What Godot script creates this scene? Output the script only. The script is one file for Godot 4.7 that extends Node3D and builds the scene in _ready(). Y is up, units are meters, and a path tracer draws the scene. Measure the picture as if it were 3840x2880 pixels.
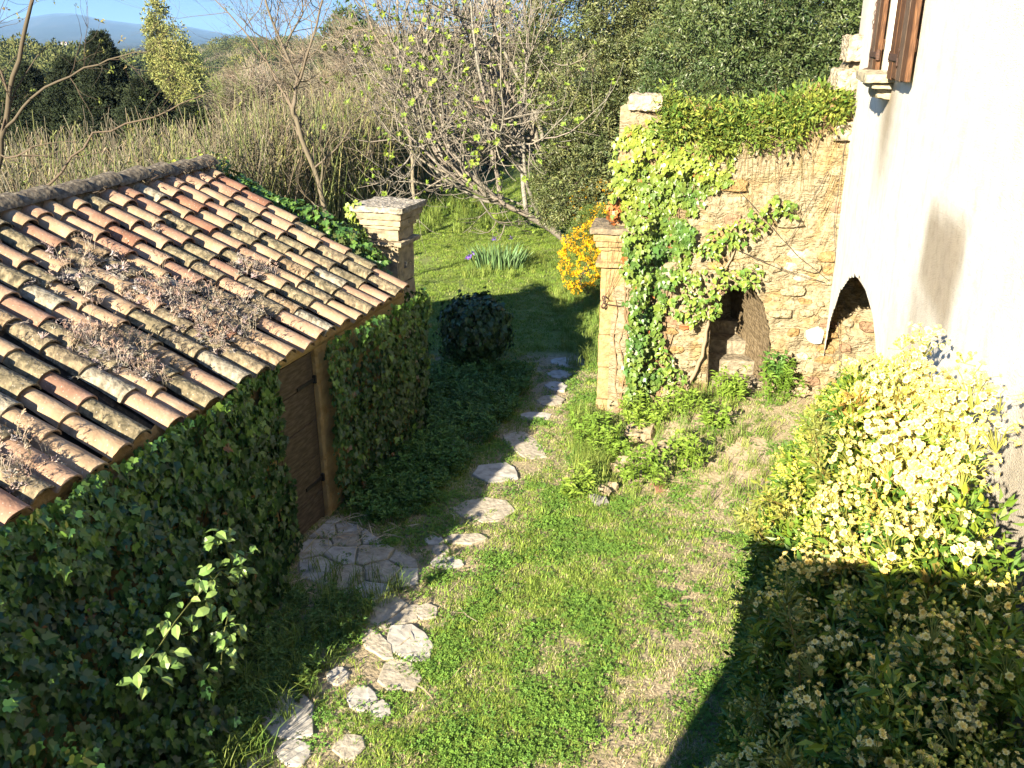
extends Node3D

# ---------------------------------------------------------------- helpers
class MB:
	var v := PackedVector3Array()
	var c := PackedColorArray()
	var ix := PackedInt32Array()
	func p(a: Vector3, col := Color.WHITE) -> int:
		v.append(a); c.append(col)
		return v.size() - 1
	func t(a: int, b: int, d: int) -> void:
		ix.append(a); ix.append(b); ix.append(d)
	func tri(a: Vector3, b: Vector3, d: Vector3, col := Color.WHITE) -> void:
		var n := v.size()
		v.append(a); v.append(b); v.append(d)
		c.append(col); c.append(col); c.append(col)
		ix.append(n); ix.append(n + 1); ix.append(n + 2)
	func quad(a: Vector3, b: Vector3, d: Vector3, e: Vector3, col := Color.WHITE) -> void:
		var n := v.size()
		v.append(a); v.append(b); v.append(d); v.append(e)
		for i in 4: c.append(col)
		ix.append(n); ix.append(n + 1); ix.append(n + 2)
		ix.append(n); ix.append(n + 2); ix.append(n + 3)
	# box with chamfered edges, corners given by centre and half sizes in a basis
	func box(o: Vector3, h: Vector3, b := Basis.IDENTITY, ch := 0.006, col := Color.WHITE) -> void:
		ch = minf(ch, minf(h.x, minf(h.y, h.z)) * 0.6)
		var f := {}
		for ax in 3:
			for s in [-1, 1]:
				var u := (ax + 1) % 3
				var w := (ax + 2) % 3
				var q := []
				for k in [[-1, -1], [1, -1], [1, 1], [-1, 1]]:
					var e := Vector3.ZERO
					e[ax] = s * h[ax]
					e[u] = k[0] * (h[u] - ch)
					e[w] = k[1] * (h[w] - ch)
					q.append(o + b * e)
				if s > 0: quad(q[3], q[2], q[1], q[0], col)
				else: quad(q[0], q[1], q[2], q[3], col)
		for ax in 3: # edge strips
			var u := (ax + 1) % 3
			var w := (ax + 2) % 3
			for k in [[-1, -1], [1, -1], [1, 1], [-1, 1]]:
				var a1 := Vector3.ZERO; var a2 := Vector3.ZERO
				a1[u] = k[0] * h[u]; a1[w] = k[1] * (h[w] - ch)
				a2[u] = k[0] * (h[u] - ch); a2[w] = k[1] * h[w]
				var l := h[ax] - ch
				var b1 := a1; var b2 := a2
				a1[ax] = -l; a2[ax] = -l; b1[ax] = l; b2[ax] = l
				if k[0] * k[1] > 0: quad(o + b * a1, o + b * b1, o + b * b2, o + b * a2, col)
				else: quad(o + b * a2, o + b * b2, o + b * b1, o + b * a1, col)
		for sx in [-1, 1]:
			for sy in [-1, 1]:
				for sz in [-1, 1]:
					var s := Vector3(sx, sy, sz)
					var q0 := s * Vector3(h.x, h.y - ch, h.z - ch)
					var q1 := s * Vector3(h.x - ch, h.y, h.z - ch)
					var q2 := s * Vector3(h.x - ch, h.y - ch, h.z)
					if sx * sy * sz > 0: tri(o + b * q0, o + b * q2, o + b * q1, col)
					else: tri(o + b * q0, o + b * q1, o + b * q2, col)
	func tube(pts: PackedVector3Array, r0: float, r1: float, sides := 4, col := Color.WHITE, col2 := Color(-1, 0, 0)) -> void:
		if col2.r < 0: col2 = col
		var n := pts.size()
		var start := v.size()
		var d := (pts[1] - pts[0]).normalized()
		var a := d.cross(Vector3(0.31, 0.12, 0.94)).normalized()
		for i in n:
			if i > 0: d = (pts[i] - pts[i - 1]).normalized()
			a = (a - d * a.dot(d)).normalized()
			var b := d.cross(a)
			var f := float(i) / (n - 1)
			var r := lerpf(r0, r1, f)
			var cc := col.lerp(col2, f)
			for k in sides:
				var an := TAU * k / sides
				v.append(pts[i] + (a * cos(an) + b * sin(an)) * r)
				c.append(cc)
		for i in n - 1:
			for k in sides:
				var k2 := (k + 1) % sides
				var q := start + i * sides
				ix.append(q + k); ix.append(q + sides + k); ix.append(q + sides + k2)
				ix.append(q + k); ix.append(q + sides + k2); ix.append(q + k2)
	func mesh(smooth := false) -> ArrayMesh:
		var arr := []
		arr.resize(Mesh.ARRAY_MAX)
		arr[Mesh.ARRAY_VERTEX] = v
		arr[Mesh.ARRAY_COLOR] = c
		arr[Mesh.ARRAY_INDEX] = ix
		if smooth:
			var nn := PackedVector3Array()
			nn.resize(v.size())
			for i in range(0, ix.size(), 3):
				var i0 := ix[i]; var i1 := ix[i + 1]; var i2 := ix[i + 2]
				var g := (v[i2] - v[i0]).cross(v[i1] - v[i0])
				nn[i0] += g; nn[i1] += g; nn[i2] += g
			for i in nn.size(): nn[i] = nn[i].normalized() if nn[i].length_squared() > 1e-16 else Vector3.UP
			arr[Mesh.ARRAY_NORMAL] = nn
		var m := ArrayMesh.new()
		m.add_surface_from_arrays(Mesh.PRIMITIVE_TRIANGLES, arr)
		return m

var rng := RandomNumberGenerator.new()
var taken := {}
func R(a: float, b: float) -> float: return rng.randf_range(a, b)
func rdir() -> Vector3:
	var z := R(-1, 1); var a := R(0, TAU); var q := sqrt(1 - z * z)
	return Vector3(q * cos(a), z, q * sin(a))
func jit(c: Color, k: float) -> Color:
	var s := R(1 - k, 1 + k)
	return Color(c.r * s * R(1 - k * 0.4, 1 + k * 0.4), c.g * s, c.b * s * R(1 - k * 0.4, 1 + k * 0.4))
func numbered(n: String) -> String:
	if not taken.has(n):
		taken[n] = 0
		return n
	taken[n] += 1
	return "%s_%03d" % [n, taken[n]]
func tag(o: Node, label: String, cat := "", group := "", kind := "") -> Node:
	if label: o.set_meta("label", label)
	if cat: o.set_meta("category", cat)
	if group: o.set_meta("group", group)
	if kind: o.set_meta("kind", kind)
	return o
func thing(n: String, label: String, cat: String, at := Vector3.ZERO, turn := 0.0, group := "", kind := "") -> Node3D:
	var o := Node3D.new()
	o.name = numbered(n)
	add_child(o)
	o.position = at
	o.rotation.y = turn
	tag(o, label, cat, group, kind)
	return o
func part(par: Node, n: String, m: Mesh, mt: Material, at := Vector3.ZERO) -> MeshInstance3D:
	var o := MeshInstance3D.new()
	o.name = numbered(n) if par == self else n
	o.mesh = m
	o.material_override = mt
	o.position = at
	par.add_child(o, true)
	return o
func multi(par: Node, n: String, m: Mesh, mt: Material, xf: Array, cols: PackedColorArray = PackedColorArray()) -> MultiMeshInstance3D:
	var mm := MultiMesh.new()
	mm.transform_format = MultiMesh.TRANSFORM_3D
	mm.use_colors = cols.size() > 0
	mm.mesh = m
	mm.instance_count = xf.size()
	var st := 16 if cols.size() > 0 else 12
	var buf := PackedFloat32Array()
	buf.resize(xf.size() * st)
	var o := 0
	for i in xf.size():
		var t: Transform3D = xf[i]
		var b := t.basis
		buf[o] = b.x.x; buf[o + 1] = b.y.x; buf[o + 2] = b.z.x; buf[o + 3] = t.origin.x
		buf[o + 4] = b.x.y; buf[o + 5] = b.y.y; buf[o + 6] = b.z.y; buf[o + 7] = t.origin.y
		buf[o + 8] = b.x.z; buf[o + 9] = b.y.z; buf[o + 10] = b.z.z; buf[o + 11] = t.origin.z
		if st == 16:
			buf[o + 12] = cols[i].r; buf[o + 13] = cols[i].g; buf[o + 14] = cols[i].b; buf[o + 15] = 1.0
		o += st
	mm.buffer = buf
	var mi := MultiMeshInstance3D.new()
	mi.name = numbered(n) if par == self else n
	mi.multimesh = mm
	mi.material_override = mt
	mi.set_meta("kind", "stuff")
	par.add_child(mi, true)
	return mi
# a basis whose y axis is along up_, turned at random about it
func along(y: Vector3, spin := -1.0) -> Basis:
	y = y.normalized()
	var x := y.cross(Vector3(0.37, 0.21, 0.9)).normalized()
	var z := x.cross(y)
	var b := Basis(x, y, z)
	return b.rotated(y, R(0, TAU) if spin < 0 else spin)
# a basis whose z axis is along n and whose y axis is as near to up_ as can be
func facing(n: Vector3, up_ := Vector3.UP) -> Basis:
	n = n.normalized()
	var x := up_.cross(n)
	if x.length() < 1e-4: x = Vector3.RIGHT
	x = x.normalized()
	return Basis(x, n.cross(x), n)
func sm(a: float, b: float, x: float) -> float:
	var t := clampf((x - a) / (b - a), 0.0, 1.0)
	return t * t * (3 - 2 * t)
func fnoise(freq: float, sd: int, oct := 4) -> FastNoiseLite:
	var n := FastNoiseLite.new()
	n.noise_type = FastNoiseLite.TYPE_SIMPLEX_SMOOTH
	n.seed = sd
	n.frequency = freq
	n.fractal_octaves = oct
	return n
func lerp_table(tab: Array, x: float) -> float:
	if x <= tab[0][0]: return tab[0][1]
	for i in tab.size() - 1:
		if x < tab[i + 1][0]:
			var f: float = (x - tab[i][0]) / (tab[i + 1][0] - tab[i][0])
			return lerpf(tab[i][1], tab[i + 1][1], f)
	return tab[-1][1]
func in_poly(pt: Vector2, poly: PackedVector2Array) -> bool: return Geometry2D.is_point_in_polygon(pt, poly)

# ---------------------------------------------------------------- materials
func lin(r: float, g: float, b: float) -> Color: return Color(r, g, b).linear_to_srgb()
func mat(col: Color, rough := 0.9) -> StandardMaterial3D: # col is a linear base colour
	var m := StandardMaterial3D.new()
	m.albedo_color = col.linear_to_srgb()
	m.roughness = rough
	m.metallic_specular = 0.35
	return m
func vmat(rough := 0.9, back := 0.0, spec := 0.35) -> StandardMaterial3D: # colour from vertices and copies
	var m := mat(Color.WHITE, rough)
	m.vertex_color_use_as_albedo = true
	m.metallic_specular = spec
	m.cull_mode = BaseMaterial3D.CULL_DISABLED
	if back > 0:
		m.backlight_enabled = true
		m.backlight = Color(back, back, back * 0.55)
	return m
func ntex(freq: float, sd: int, ramp: Array, size := 512, oct := 5, kind := FastNoiseLite.TYPE_SIMPLEX_SMOOTH, cell := -1, contrast := true) -> NoiseTexture2D:
	var n := FastNoiseLite.new()
	n.noise_type = kind
	n.seed = sd
	n.frequency = freq
	n.fractal_octaves = oct
	if cell >= 0: n.cellular_return_type = cell
	var t := NoiseTexture2D.new()
	t.width = size; t.height = size
	t.seamless = true
	t.noise = n
	t.normalize = contrast
	var g := Gradient.new()
	var off := PackedFloat32Array(); var cl := PackedColorArray()
	for r in ramp:
		off.append(r[0]); cl.append(r[1] if r[1] is Color else Color(r[1], r[1], r[1]))
	g.offsets = off; g.colors = cl
	t.color_ramp = g
	return t
func textured(m: StandardMaterial3D, alb: Texture2D, sc: float, bump: Texture2D = null, depth := 1.0) -> StandardMaterial3D:
	m.uv1_triplanar = true
	m.uv1_world_triplanar = true
	m.uv1_scale = Vector3(sc, sc, sc)
	m.albedo_texture = alb
	if bump:
		m.heightmap_enabled = true
		m.heightmap_texture = bump
		m.heightmap_scale = depth
	return m

# ---------------------------------------------------------------- the lie of the land
var ng := fnoise(0.35, 3)
var nf := fnoise(1.6, 8)
var nfar := fnoise(0.012, 21, 5)
var PATH := [Vector2(-1.95, -5.0), Vector2(-1.45, -6.4), Vector2(-0.98, -7.5), Vector2(-0.62, -8.6), Vector2(-0.25, -9.8), Vector2(0.1, -11.1), Vector2(0.5, -12.2), Vector2(0.75, -13.4), Vector2(0.95, -15.0)]
func path_dist(x: float, z: float) -> float:
	var b := 1e9
	var q := Vector2(x, z)
	for i in PATH.size() - 1:
		b = minf(b, q.distance_to(Geometry2D.get_closest_point_to_segment(q, PATH[i], PATH[i + 1])))
	return b
const MOUNT := [[-60, 0.02], [-34, 0.030], [-30.5, 0.020], [-29.2, 0.0215], [-27.8, 0.0170], [-26.4, 0.0215], [-25.4, 0.0245], [-24.4, 0.0245], [-23.2, 0.0195], [-21.5, 0.0155], [-19.2, 0.0145], [-16.5, 0.006], [-13.5, 0.001], [0, 0.004], [20, 0.012], [60, 0.02]]
func gh(x: float, z: float) -> float:
	var r := sqrt(x * x + z * z)
	var h := 0.0
	if r < 60.0:
		# the bank below the stone wall
		var q := Vector3(x - 1.6, 0, z + 12.45).rotated(Vector3.UP, deg_to_rad(8.0))
		var along_ := sm(-0.4, 1.2, q.x)
		var up_ := sm(3.3, 0.35, q.z) if q.z > 0 else 1.0
		h += 0.50 * along_ * up_
		if z < -4 and r < 40: h += 0.02 * ng.get_noise_2d(x * 3, z * 3) + 0.012 * nf.get_noise_2d(x * 2, z * 2)
		# the land falls away behind the shed
		h -= 1.1 * sm(-5.5, -12.0, x) * sm(-2, -14, z)
	if z < 0 and r > 30.0:
		var az := rad_to_deg(atan2(x, -z))
		h += -12.0 * sm(31, 110, r)
		h += sm(-15.0, -27.0, az) * 10.5 * sm(90, 190, r) * sm(700, 260, r)
		h += 12.6 * sm(180, 420, r) * sm(1400, 600, r) * sm(-23.5, -15.0, az)
		h += 14.0 * sm(26, 60, r) * sm(-4, 6, az) * sm(200, 80, r) * 0.5
		if r > 60: h += 2.5 * nfar.get_noise_2d(x, z) * sm(60, 200, r)
		if r > 2500:
			var top := lerp_table(MOUNT, az) * 9500.0
			var k := sm(3500, 9500, r) * (1.0 if r < 9500 else sm(14000, 9500, r))
			h += (top + 17.0) * k * (0.86 + 0.16 * nfar.get_noise_2d(x * 0.12, z * 0.12) / 0.5 * sm(9500, 6500, r)) if r < 9400 else (top + 17.0) * k
	return h
func gmask(x: float, z: float) -> float:
	var m := 0.78 + 0.75 * ng.get_noise_2d(x * 2.4 + 7, z * 2.4) + 0.3 * nf.get_noise_2d(x * 2, z * 2)
	var pd := path_dist(x, z)
	m *= 0.28 + 0.72 * sm(0.15, 0.75, pd)
	if z > -15.5:
		var q := Vector3(x - 1.6, 0, z + 12.45).rotated(Vector3.UP, deg_to_rad(8.0))
		m *= 1.0 - 0.62 * sm(-0.4, 0.5, q.x) * sm(3.6, 1.2, q.z)
		# worn strip beside the rose
		var e := 1.15 + (-5.2 - z) * 0.385
		m *= 1.0 - 0.82 * exp(-pow((x - e + 0.28) / 0.55, 2)) * sm(-12, -9.5, z)
		m *= 0.72 + 0.28 * sm(-0.30, 0.05, nf.get_noise_2d(x * 1.1 + 31, z * 1.1))
		if x < -0.9 and z < -6.9 and z > -9.2: m *= 0.45
		m *= 1.0 - 0.45 * sm(-8.6, -10.0, z) * sm(0.0, 0.9, x) * sm(-15.5, -13, z)
	else:
		m = maxf(m, 0.75) * (1.0 - 0.8 * exp(-pow((z + 21.5 - 0.3 * x) / 0.8, 2)) * sm(-1.3, -2.2, x))
	return clampf(m, 0, 1)

func ground() -> void:
	var azs := []
	var a := -52.0
	while a < 52.0:
		azs.append(a); a += 0.45
	while a <= 308.001:
		azs.append(a); a += 4.0
	var rs := [0.05]
	var r := 0.8
	while r < 15000.0:
		rs.append(r)
		r *= 1.022 if r < 45 else (1.035 if r < 1500 else 1.05)
	var soil := mat(Color.WHITE, 1.0)
	soil.vertex_color_use_as_albedo = true
	textured(soil, ntex(0.012, 5, [[0.0, 0.78], [0.5, 0.92], [1.0, 1.0]], 1024), 0.9, ntex(0.02, 6, [[0.0, 0.0], [1.0, 1.0]], 1024), 1.0)
	var far := mat(Color.WHITE, 1.0)
	far.vertex_color_use_as_albedo = true
	textured(far, ntex(0.03, 15, [[0.0, 0.6], [0.5, 0.85], [1.0, 1.0]], 512), 0.04)
	var hill := mat(Color.WHITE, 1.0)
	hill.vertex_color_use_as_albedo = true
	textured(hill, ntex(0.03, 16, [[0.0, 0.45], [0.5, 0.8], [1.0, 1.0]], 512), 0.0016)
	var cuts := [[0.0, 47.0, "ground", soil], [47.0, 1600.0, "valley_and_hills", far], [1600.0, 16000.0, "distant_mountains", hill]]
	for cut in cuts:
		var i0 := -1
		var i1 := -1
		for i in rs.size():
			if i0 < 0 and rs[i] >= cut[0]: i0 = maxi(0, i - (1 if i > 0 else 0))
			if rs[i] < cut[1]: i1 = i
		var mb := MB.new()
		for i in range(i0, i1 + 1):
			for az in azs:
				var x: float = rs[i] * sin(deg_to_rad(az))
				var z: float = -rs[i] * cos(deg_to_rad(az))
				var col := Color(0.07, 0.09, 0.03)
				if rs[i] < 47 and z < -3.5 and absf(x) < 16:
					var m := gmask(x, z)
					var n := nf.get_noise_2d(x * 1.3, z * 1.3)
					col = Color(0.41, 0.33, 0.23).lerp(Color(0.30, 0.25, 0.16), clampf(n + 0.4, 0, 1)).lerp(Color(0.15, 0.18, 0.05), m * 0.75)
					if z < -15.0: col = col.lerp(Color(0.13, 0.20, 0.035), 0.75)
				elif rs[i] > 1600:
					col = Color(0.045, 0.06, 0.035).lerp(Color(0.12, 0.11, 0.07), clampf(nfar.get_noise_2d(x * 0.25, z * 0.25) * 1.6, 0, 1))
				elif rs[i] > 47:
					col = Color(0.05, 0.065, 0.025).lerp(Color(0.13, 0.12, 0.06), clampf(nfar.get_noise_2d(x * 2.0, z * 2.0) + 0.2, 0, 1))
				mb.p(Vector3(x, gh(x, z), z), col)
		var w := azs.size()
		for i in i1 - i0:
			for k in w - 1:
				var q := i * w + k
				mb.t(q, q + w, q + w + 1)
				mb.t(q, q + w + 1, q + 1)
		tag(part(self, cut[2], mb.mesh(true), cut[3]), "", "", "", "structure")

# ---------------------------------------------------------------- leaves, sprigs, tufts
func leaf2(mb: MB, o: Vector3, b: Basis, l: float, w: float, col: Color) -> void: # folded along the midrib
	var p0 := o; var tip := o + b * Vector3(0, l, -0.08 * l)
	var f := 0.3 * w
	mb.tri(p0, o + b * Vector3(-w * 0.5, l * 0.45, f), tip, col)
	mb.tri(p0, tip, o + b * Vector3(w * 0.5, l * 0.45, f), col)
func leaf4(mb: MB, o: Vector3, b: Basis, l: float, w: float, col: Color) -> void:
	var tip := o + b * Vector3(0, l, -0.18 * l)
	var mid := o + b * Vector3(0, l * 0.5, 0.0)
	for s in [-1.0, 1.0]:
		var a := o + b * Vector3(s * w * 0.42, l * 0.25, 0.16 * w)
		var e := o + b * Vector3(s * w * 0.46, l * 0.6, 0.14 * w)
		if s < 0:
			mb.tri(o, a, mid, col); mb.tri(a, e, mid, col); mb.tri(e, tip, mid, col)
		else:
			mb.tri(o, mid, a, col); mb.tri(a, mid, e, col); mb.tri(e, mid, tip, col)
func ivy_leaf(mb: MB, o: Vector3, b: Basis, s: float, col: Color, long := 1.0) -> void:
	var out := [[0.0, 0.0], [0.2, -0.13], [0.46, -0.02], [0.40, 0.2], [0.56, 0.42], [0.27, 0.5], [0.0, 1.0 * long], [-0.27, 0.5], [-0.56, 0.42], [-0.40, 0.2], [-0.46, -0.02], [-0.2, -0.13]]
	var m := mb.p(o + b * (Vector3(0, 0.3, 0.0) * s), col)
	var st := mb.v.size()
	for q in out:
		mb.p(o + b * (Vector3(q[0], q[1], 0.12 * absf(q[0]) * 2.0 - (0.1 if q[1] > 0.9 else 0.0)) * s), col)
	for i in 12: mb.t(m, st + (i + 1) % 12, st + i)
func sprig(n: int, rad: float, l: float, w: float, jc := 0.22, stem := true, kind := 2, flat := 0.5) -> ArrayMesh: # a twig with leaves, growing along +y
	var mb := MB.new()
	if stem:
		mb.tube(PackedVector3Array([Vector3(0, -rad, 0), Vector3(0.02 * rad, 0, 0.05 * rad), Vector3(0, rad * 0.9, 0)]), 0.012 * rad + 0.001, 0.001, 3, Color(0.9, 0.7, 0.5))
	for i in n:
		var y := R(-0.5, 1.0) * rad
		var az := R(0, TAU)
		var el := R(-0.2, 1.1)
		var d := Vector3(cos(az) * cos(el), sin(el), sin(az) * cos(el))
		var o := Vector3(0, y, 0) + d * rad * R(0.05, 0.55)
		var b := along(d).rotated(d, R(0, TAU))
		# most leaves turn their upper face up
		var nrm := (Vector3.UP * flat + rdir()).normalized()
		nrm = (nrm - d * nrm.dot(d)).normalized()
		b = Basis(d.cross(nrm), d, nrm)
		var k := R(0.7, 1.15)
		var cc := jit(Color(1, 1, 1), jc)
		if kind == 2: leaf2(mb, o, b, l * k, w * k, cc)
		else: leaf4(mb, o, b, l * k, w * k, cc)
	return mb.mesh()
func grass_tuft(n: int, rad: float, h: float, w: float, bend := 0.6) -> ArrayMesh:
	var mb := MB.new()
	for i in n:
		var a := R(0, TAU)
		var o := Vector3(cos(a), 0, sin(a)) * rad * sqrt(R(0, 1))
		var la := R(0, TAU)
		var lean := Vector3(cos(la), 0, sin(la))
		var hh := h * R(0.55, 1.15)
		var bd := bend * R(0.3, 1.2)
		var s := Vector3(-lean.z, 0, lean.x) * w * 0.5
		var m := o + Vector3.UP * hh * 0.6 + lean * hh * 0.2 * bd
		var t := o + Vector3.UP * hh * (1.0 - 0.25 * bd) + lean * hh * 0.75 * bd
		var c := jit(Color(1, 1, 1), 0.18)
		mb.quad(o - s, o + s, m + s * 0.8, m - s * 0.8, c)
		mb.tri(m - s * 0.8, m + s * 0.8, t, c)
	return mb.mesh()
func clover_tuft(n: int, rad: float, h: float, s: float) -> ArrayMesh:
	var mb := MB.new()
	for i in n:
		var a := R(0, TAU)
		var o := Vector3(cos(a) * rad * sqrt(R(0, 1)), h * R(0.4, 1.1), sin(a) * rad * sqrt(R(0, 1)))
		var up_ := (Vector3.UP * 1.6 + rdir()).normalized()
		var b0 := along(up_)
		var c := jit(Color(1, 1, 1), 0.2)
		for k in 3:
			var d := b0 * Vector3(cos(TAU * k / 3), 0, sin(TAU * k / 3))
			var sd := up_.cross(d) * s * 0.42
			mb.quad(o, o + d * s * 0.55 - sd, o + d * s, o + d * s * 0.55 + sd, c)
	return mb.mesh()

# places instances of one of several meshes: several MultiMeshes under one parent
func scatter(par: Node, n: String, meshes: Array, mt: Material, xf: Array, cols: PackedColorArray) -> void:
	var k := meshes.size()
	for j in k:
		var x := []
		var c := PackedColorArray()
		for i in range(j, xf.size(), k):
			x.append(xf[i]); c.append(cols[i])
		if x.size(): multi(par, n, meshes[j], mt, x, c)

func lawn() -> void:
	var gm := vmat(0.75, 0.5)
	var tall := []; var tc := PackedColorArray()
	var short := []; var sc := PackedColorArray()
	var clov := []; var cc := PackedColorArray()
	var straw := []; var stc := PackedColorArray()
	var G1 := Color(0.15, 0.255, 0.03); var G2 := Color(0.28, 0.355, 0.075); var ST := Color(0.55, 0.47, 0.29); var CL := Color(0.10, 0.20, 0.035)
	var tries := 0
	while tries < 70000:
		tries += 1
		var z := R(-14.5, -4.2)
		var x := R(-3.0, 4.2)
		var m := gmask(x, z)
		if R(0, 1) > m * 1.05 + 0.06: continue
		if on_slab(x, z) and R(0, 1) < 0.90: continue
		if absf(x) > -z * 0.66 + 1.0: continue
		var y := gh(x, z)
		var patch := ng.get_noise_2d(x * 3.1 - 9, z * 3.1 + 4)
		var t := Transform3D(along(Vector3(R(-0.15, 0.15), 1, R(-0.15, 0.15))).scaled(Vector3.ONE * R(0.65, 1.25)), Vector3(x, y, z))
		if R(0, 1) < clampf((patch - 0.02) * 2.2, 0.04, 0.6):
			clov.append(t); cc.append(jit(CL.lerp(G1, R(0, 0.5)), 0.2))
		elif R(0, 1) < 0.15 + 0.35 * (1.0 - m):
			straw.append(t); stc.append(jit(ST, 0.25))
		elif R(0, 1) < 0.3:
			tall.append(t); tc.append(jit(G1.lerp(G2, R(0, 0.9)), 0.2))
		else:
			short.append(t); sc.append(jit(G1.lerp(G2, R(0, 1)), 0.22))
	tries = 0
	while tries < 42000:
		tries += 1
		var z := R(-34, -14.0)
		var x := R(-6.5, 6.5)
		if x < -1.6 + (z + 14) * 0.12 or R(0, 1) > gmask(x, z): continue
		var t := Transform3D(along(Vector3(R(-0.2, 0.2), 1, R(-0.2, 0.2))).scaled(Vector3.ONE * R(0.9, 1.7)), Vector3(x, gh(x, z), z))
		if R(0, 1) < 0.05:
			straw.append(t); stc.append(jit(ST.lerp(G2, 0.5), 0.2))
		else:
			short.append(t); sc.append(jit(G1.lerp(G2, R(0, 0.75)) * 0.85, 0.2))
	var o := thing("lawn_grass", "patchy short lawn grass with clover and dry straw between shed and house", "grass", Vector3.ZERO, 0, "", "stuff")
	scatter(o, "tall_blades", [grass_tuft(12, 0.05, 0.062, 0.0055, 0.9), grass_tuft(10, 0.05, 0.075, 0.0055, 1.2)], gm, tall, tc)
	scatter(o, "short_blades", [grass_tuft(17, 0.07, 0.036, 0.0065, 1.0), grass_tuft(16, 0.08, 0.034, 0.0065, 1.6), grass_tuft(18, 0.07, 0.045, 0.0058, 1.2)], gm, short, sc)
	scatter(o, "clover", [clover_tuft(24, 0.09, 0.03, 0.018), clover_tuft(22, 0.08, 0.036, 0.016)], gm, clov, cc)
	scatter(o, "straw", [grass_tuft(12, 0.08, 0.03, 0.005, 3.0), grass_tuft(9, 0.07, 0.04, 0.0045, 2.4)], gm, straw, stc)

# ---------------------------------------------------------------- flagstones
func flagstones() -> void:
	var alb := ntex(0.012, 31, [[0.0, lin(0.22, 0.205, 0.18)], [0.35, lin(0.36, 0.34, 0.30)], [0.7, lin(0.43, 0.41, 0.37)], [1.0, lin(0.50, 0.48, 0.44)]], 1024)
	var bmp := ntex(0.02, 32, [[0.0, 0.0], [1.0, 1.0]], 1024)
	var m1 := textured(mat(Color.WHITE, 0.85), alb, 0.5, bmp, 0.5)
	var m2 := textured(mat(Color(0.90, 0.85, 0.76), 0.9), alb, 0.7, bmp, 0.7)
	var path := Node3D.new()
	path.name = "stone_path"
	add_child(path)
	tag(path, "", "", "", "structure")
	# single stepping stones: x, z, width, depth, turn
	var L := [[0.34, -12.12, 0.46, 0.34, 0.1], [0.60, -12.72, 0.44, 0.5, -0.2], [0.72, -13.3, 0.36, 0.42, 0.3], [0.80, -13.85, 0.4, 0.4, 0.1], [0.88, -14.5, 0.38, 0.45, 0.5], [0.16, -11.15, 0.50, 1.0, 0.35], [-0.19, -10.25, 0.62, 0.55, 0.1], [-0.34, -9.32, 0.72, 0.58, 0.0],
		[-0.52, -8.62, 0.46, 0.22, 0.1], [-0.86, -8.58, 0.22, 0.18, 0.2], [-0.70, -8.16, 0.36, 0.24, -0.2], [-0.78, -8.40, 0.2, 0.3, 0.4], [-0.83, -7.28, 0.26, 0.26, 0.2],
		[-0.93, -6.78, 0.40, 0.62, 0.6], [-1.24, -6.78, 0.22, 0.5, 0.6], [-0.98, -6.32, 0.40, 0.52, 0.5], [-1.52, -6.33, 0.2, 0.24, 0.2], [-1.27, -6.05, 0.24, 0.34, 0.3], [-1.86, -5.9, 0.46, 0.70, 0.5], [-1.10, -5.92, 0.2, 0.24, 0.2], [-1.7, -5.45, 0.28, 0.3, 0.3], [-1.28, -5.5, 0.26, 0.28, 0.2], [-2.1, -5.3, 0.4, 0.4, 0.3]]
	for e in L:
		var n := rng.randi_range(6, 8)
		var poly := PackedVector2Array()
		var off := R(0, TAU)
		for i in n:
			var a := off + TAU * (i + R(-0.26, 0.26)) / n
			var k := R(0.9, 1.16)
			poly.append(Vector2(e[0], e[1]) + Vector2(cos(a) * e[2] * 0.50 * k, sin(a) * e[3] * 0.50 * k).rotated(-e[4]))
		slab(path, poly, m1 if R(0, 1) < 0.6 else m2)
	# the paving before the door, stones fitted to one another
	var area := PackedVector2Array([Vector2(-2.36, -8.45), Vector2(-2.1, -9.15), Vector2(-1.75, -8.95), Vector2(-1.35, -8.5), Vector2(-1.0, -8.2), Vector2(-0.95, -7.75), Vector2(-0.88, -7.15), Vector2(-1.2, -6.98), Vector2(-1.55, -7.25), Vector2(-1.85, -7.7), Vector2(-2.2, -7.85)])
	var seeds := []
	for i in 400:
		var q := Vector2(R(-2.4, -0.85), R(-9.2, -6.95))
		var ok := in_poly(q, area)
		for w in seeds:
			if w.distance_to(q) < 0.27: ok = false
		if ok: seeds.append(q)
	for a in seeds:
		var poly := area
		for b in seeds:
			if b != a and a.distance_to(b) < 1.2: poly = clip_half(poly, (a + b) * 0.5, (b - a).normalized())
		if R(0, 1) < 0.14 and a.x > -1.6: continue
		var small := PackedVector2Array()
		var c := Vector2.ZERO
		for q in poly: c += q / poly.size()
		for q in poly:
			var d := q - c
			small.append(c + d * (1.0 - 0.014 / maxf(d.length(), 0.05)) + Vector2(R(-0.008, 0.008), R(-0.008, 0.008)))
		if small.size() >= 3: slab(path, small, m1 if R(0, 1) < 0.75 else m2)
var slabs := []
func clip_half(poly: PackedVector2Array, p: Vector2, n: Vector2) -> PackedVector2Array: # keeps what lies against n
	var r := PackedVector2Array()
	for i in poly.size():
		var a := poly[i]; var b := poly[(i + 1) % poly.size()]
		var da := (a - p).dot(n); var db := (b - p).dot(n)
		if da <= 0: r.append(a)
		if da * db < 0: r.append(a.lerp(b, da / (da - db)))
	return r
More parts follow.
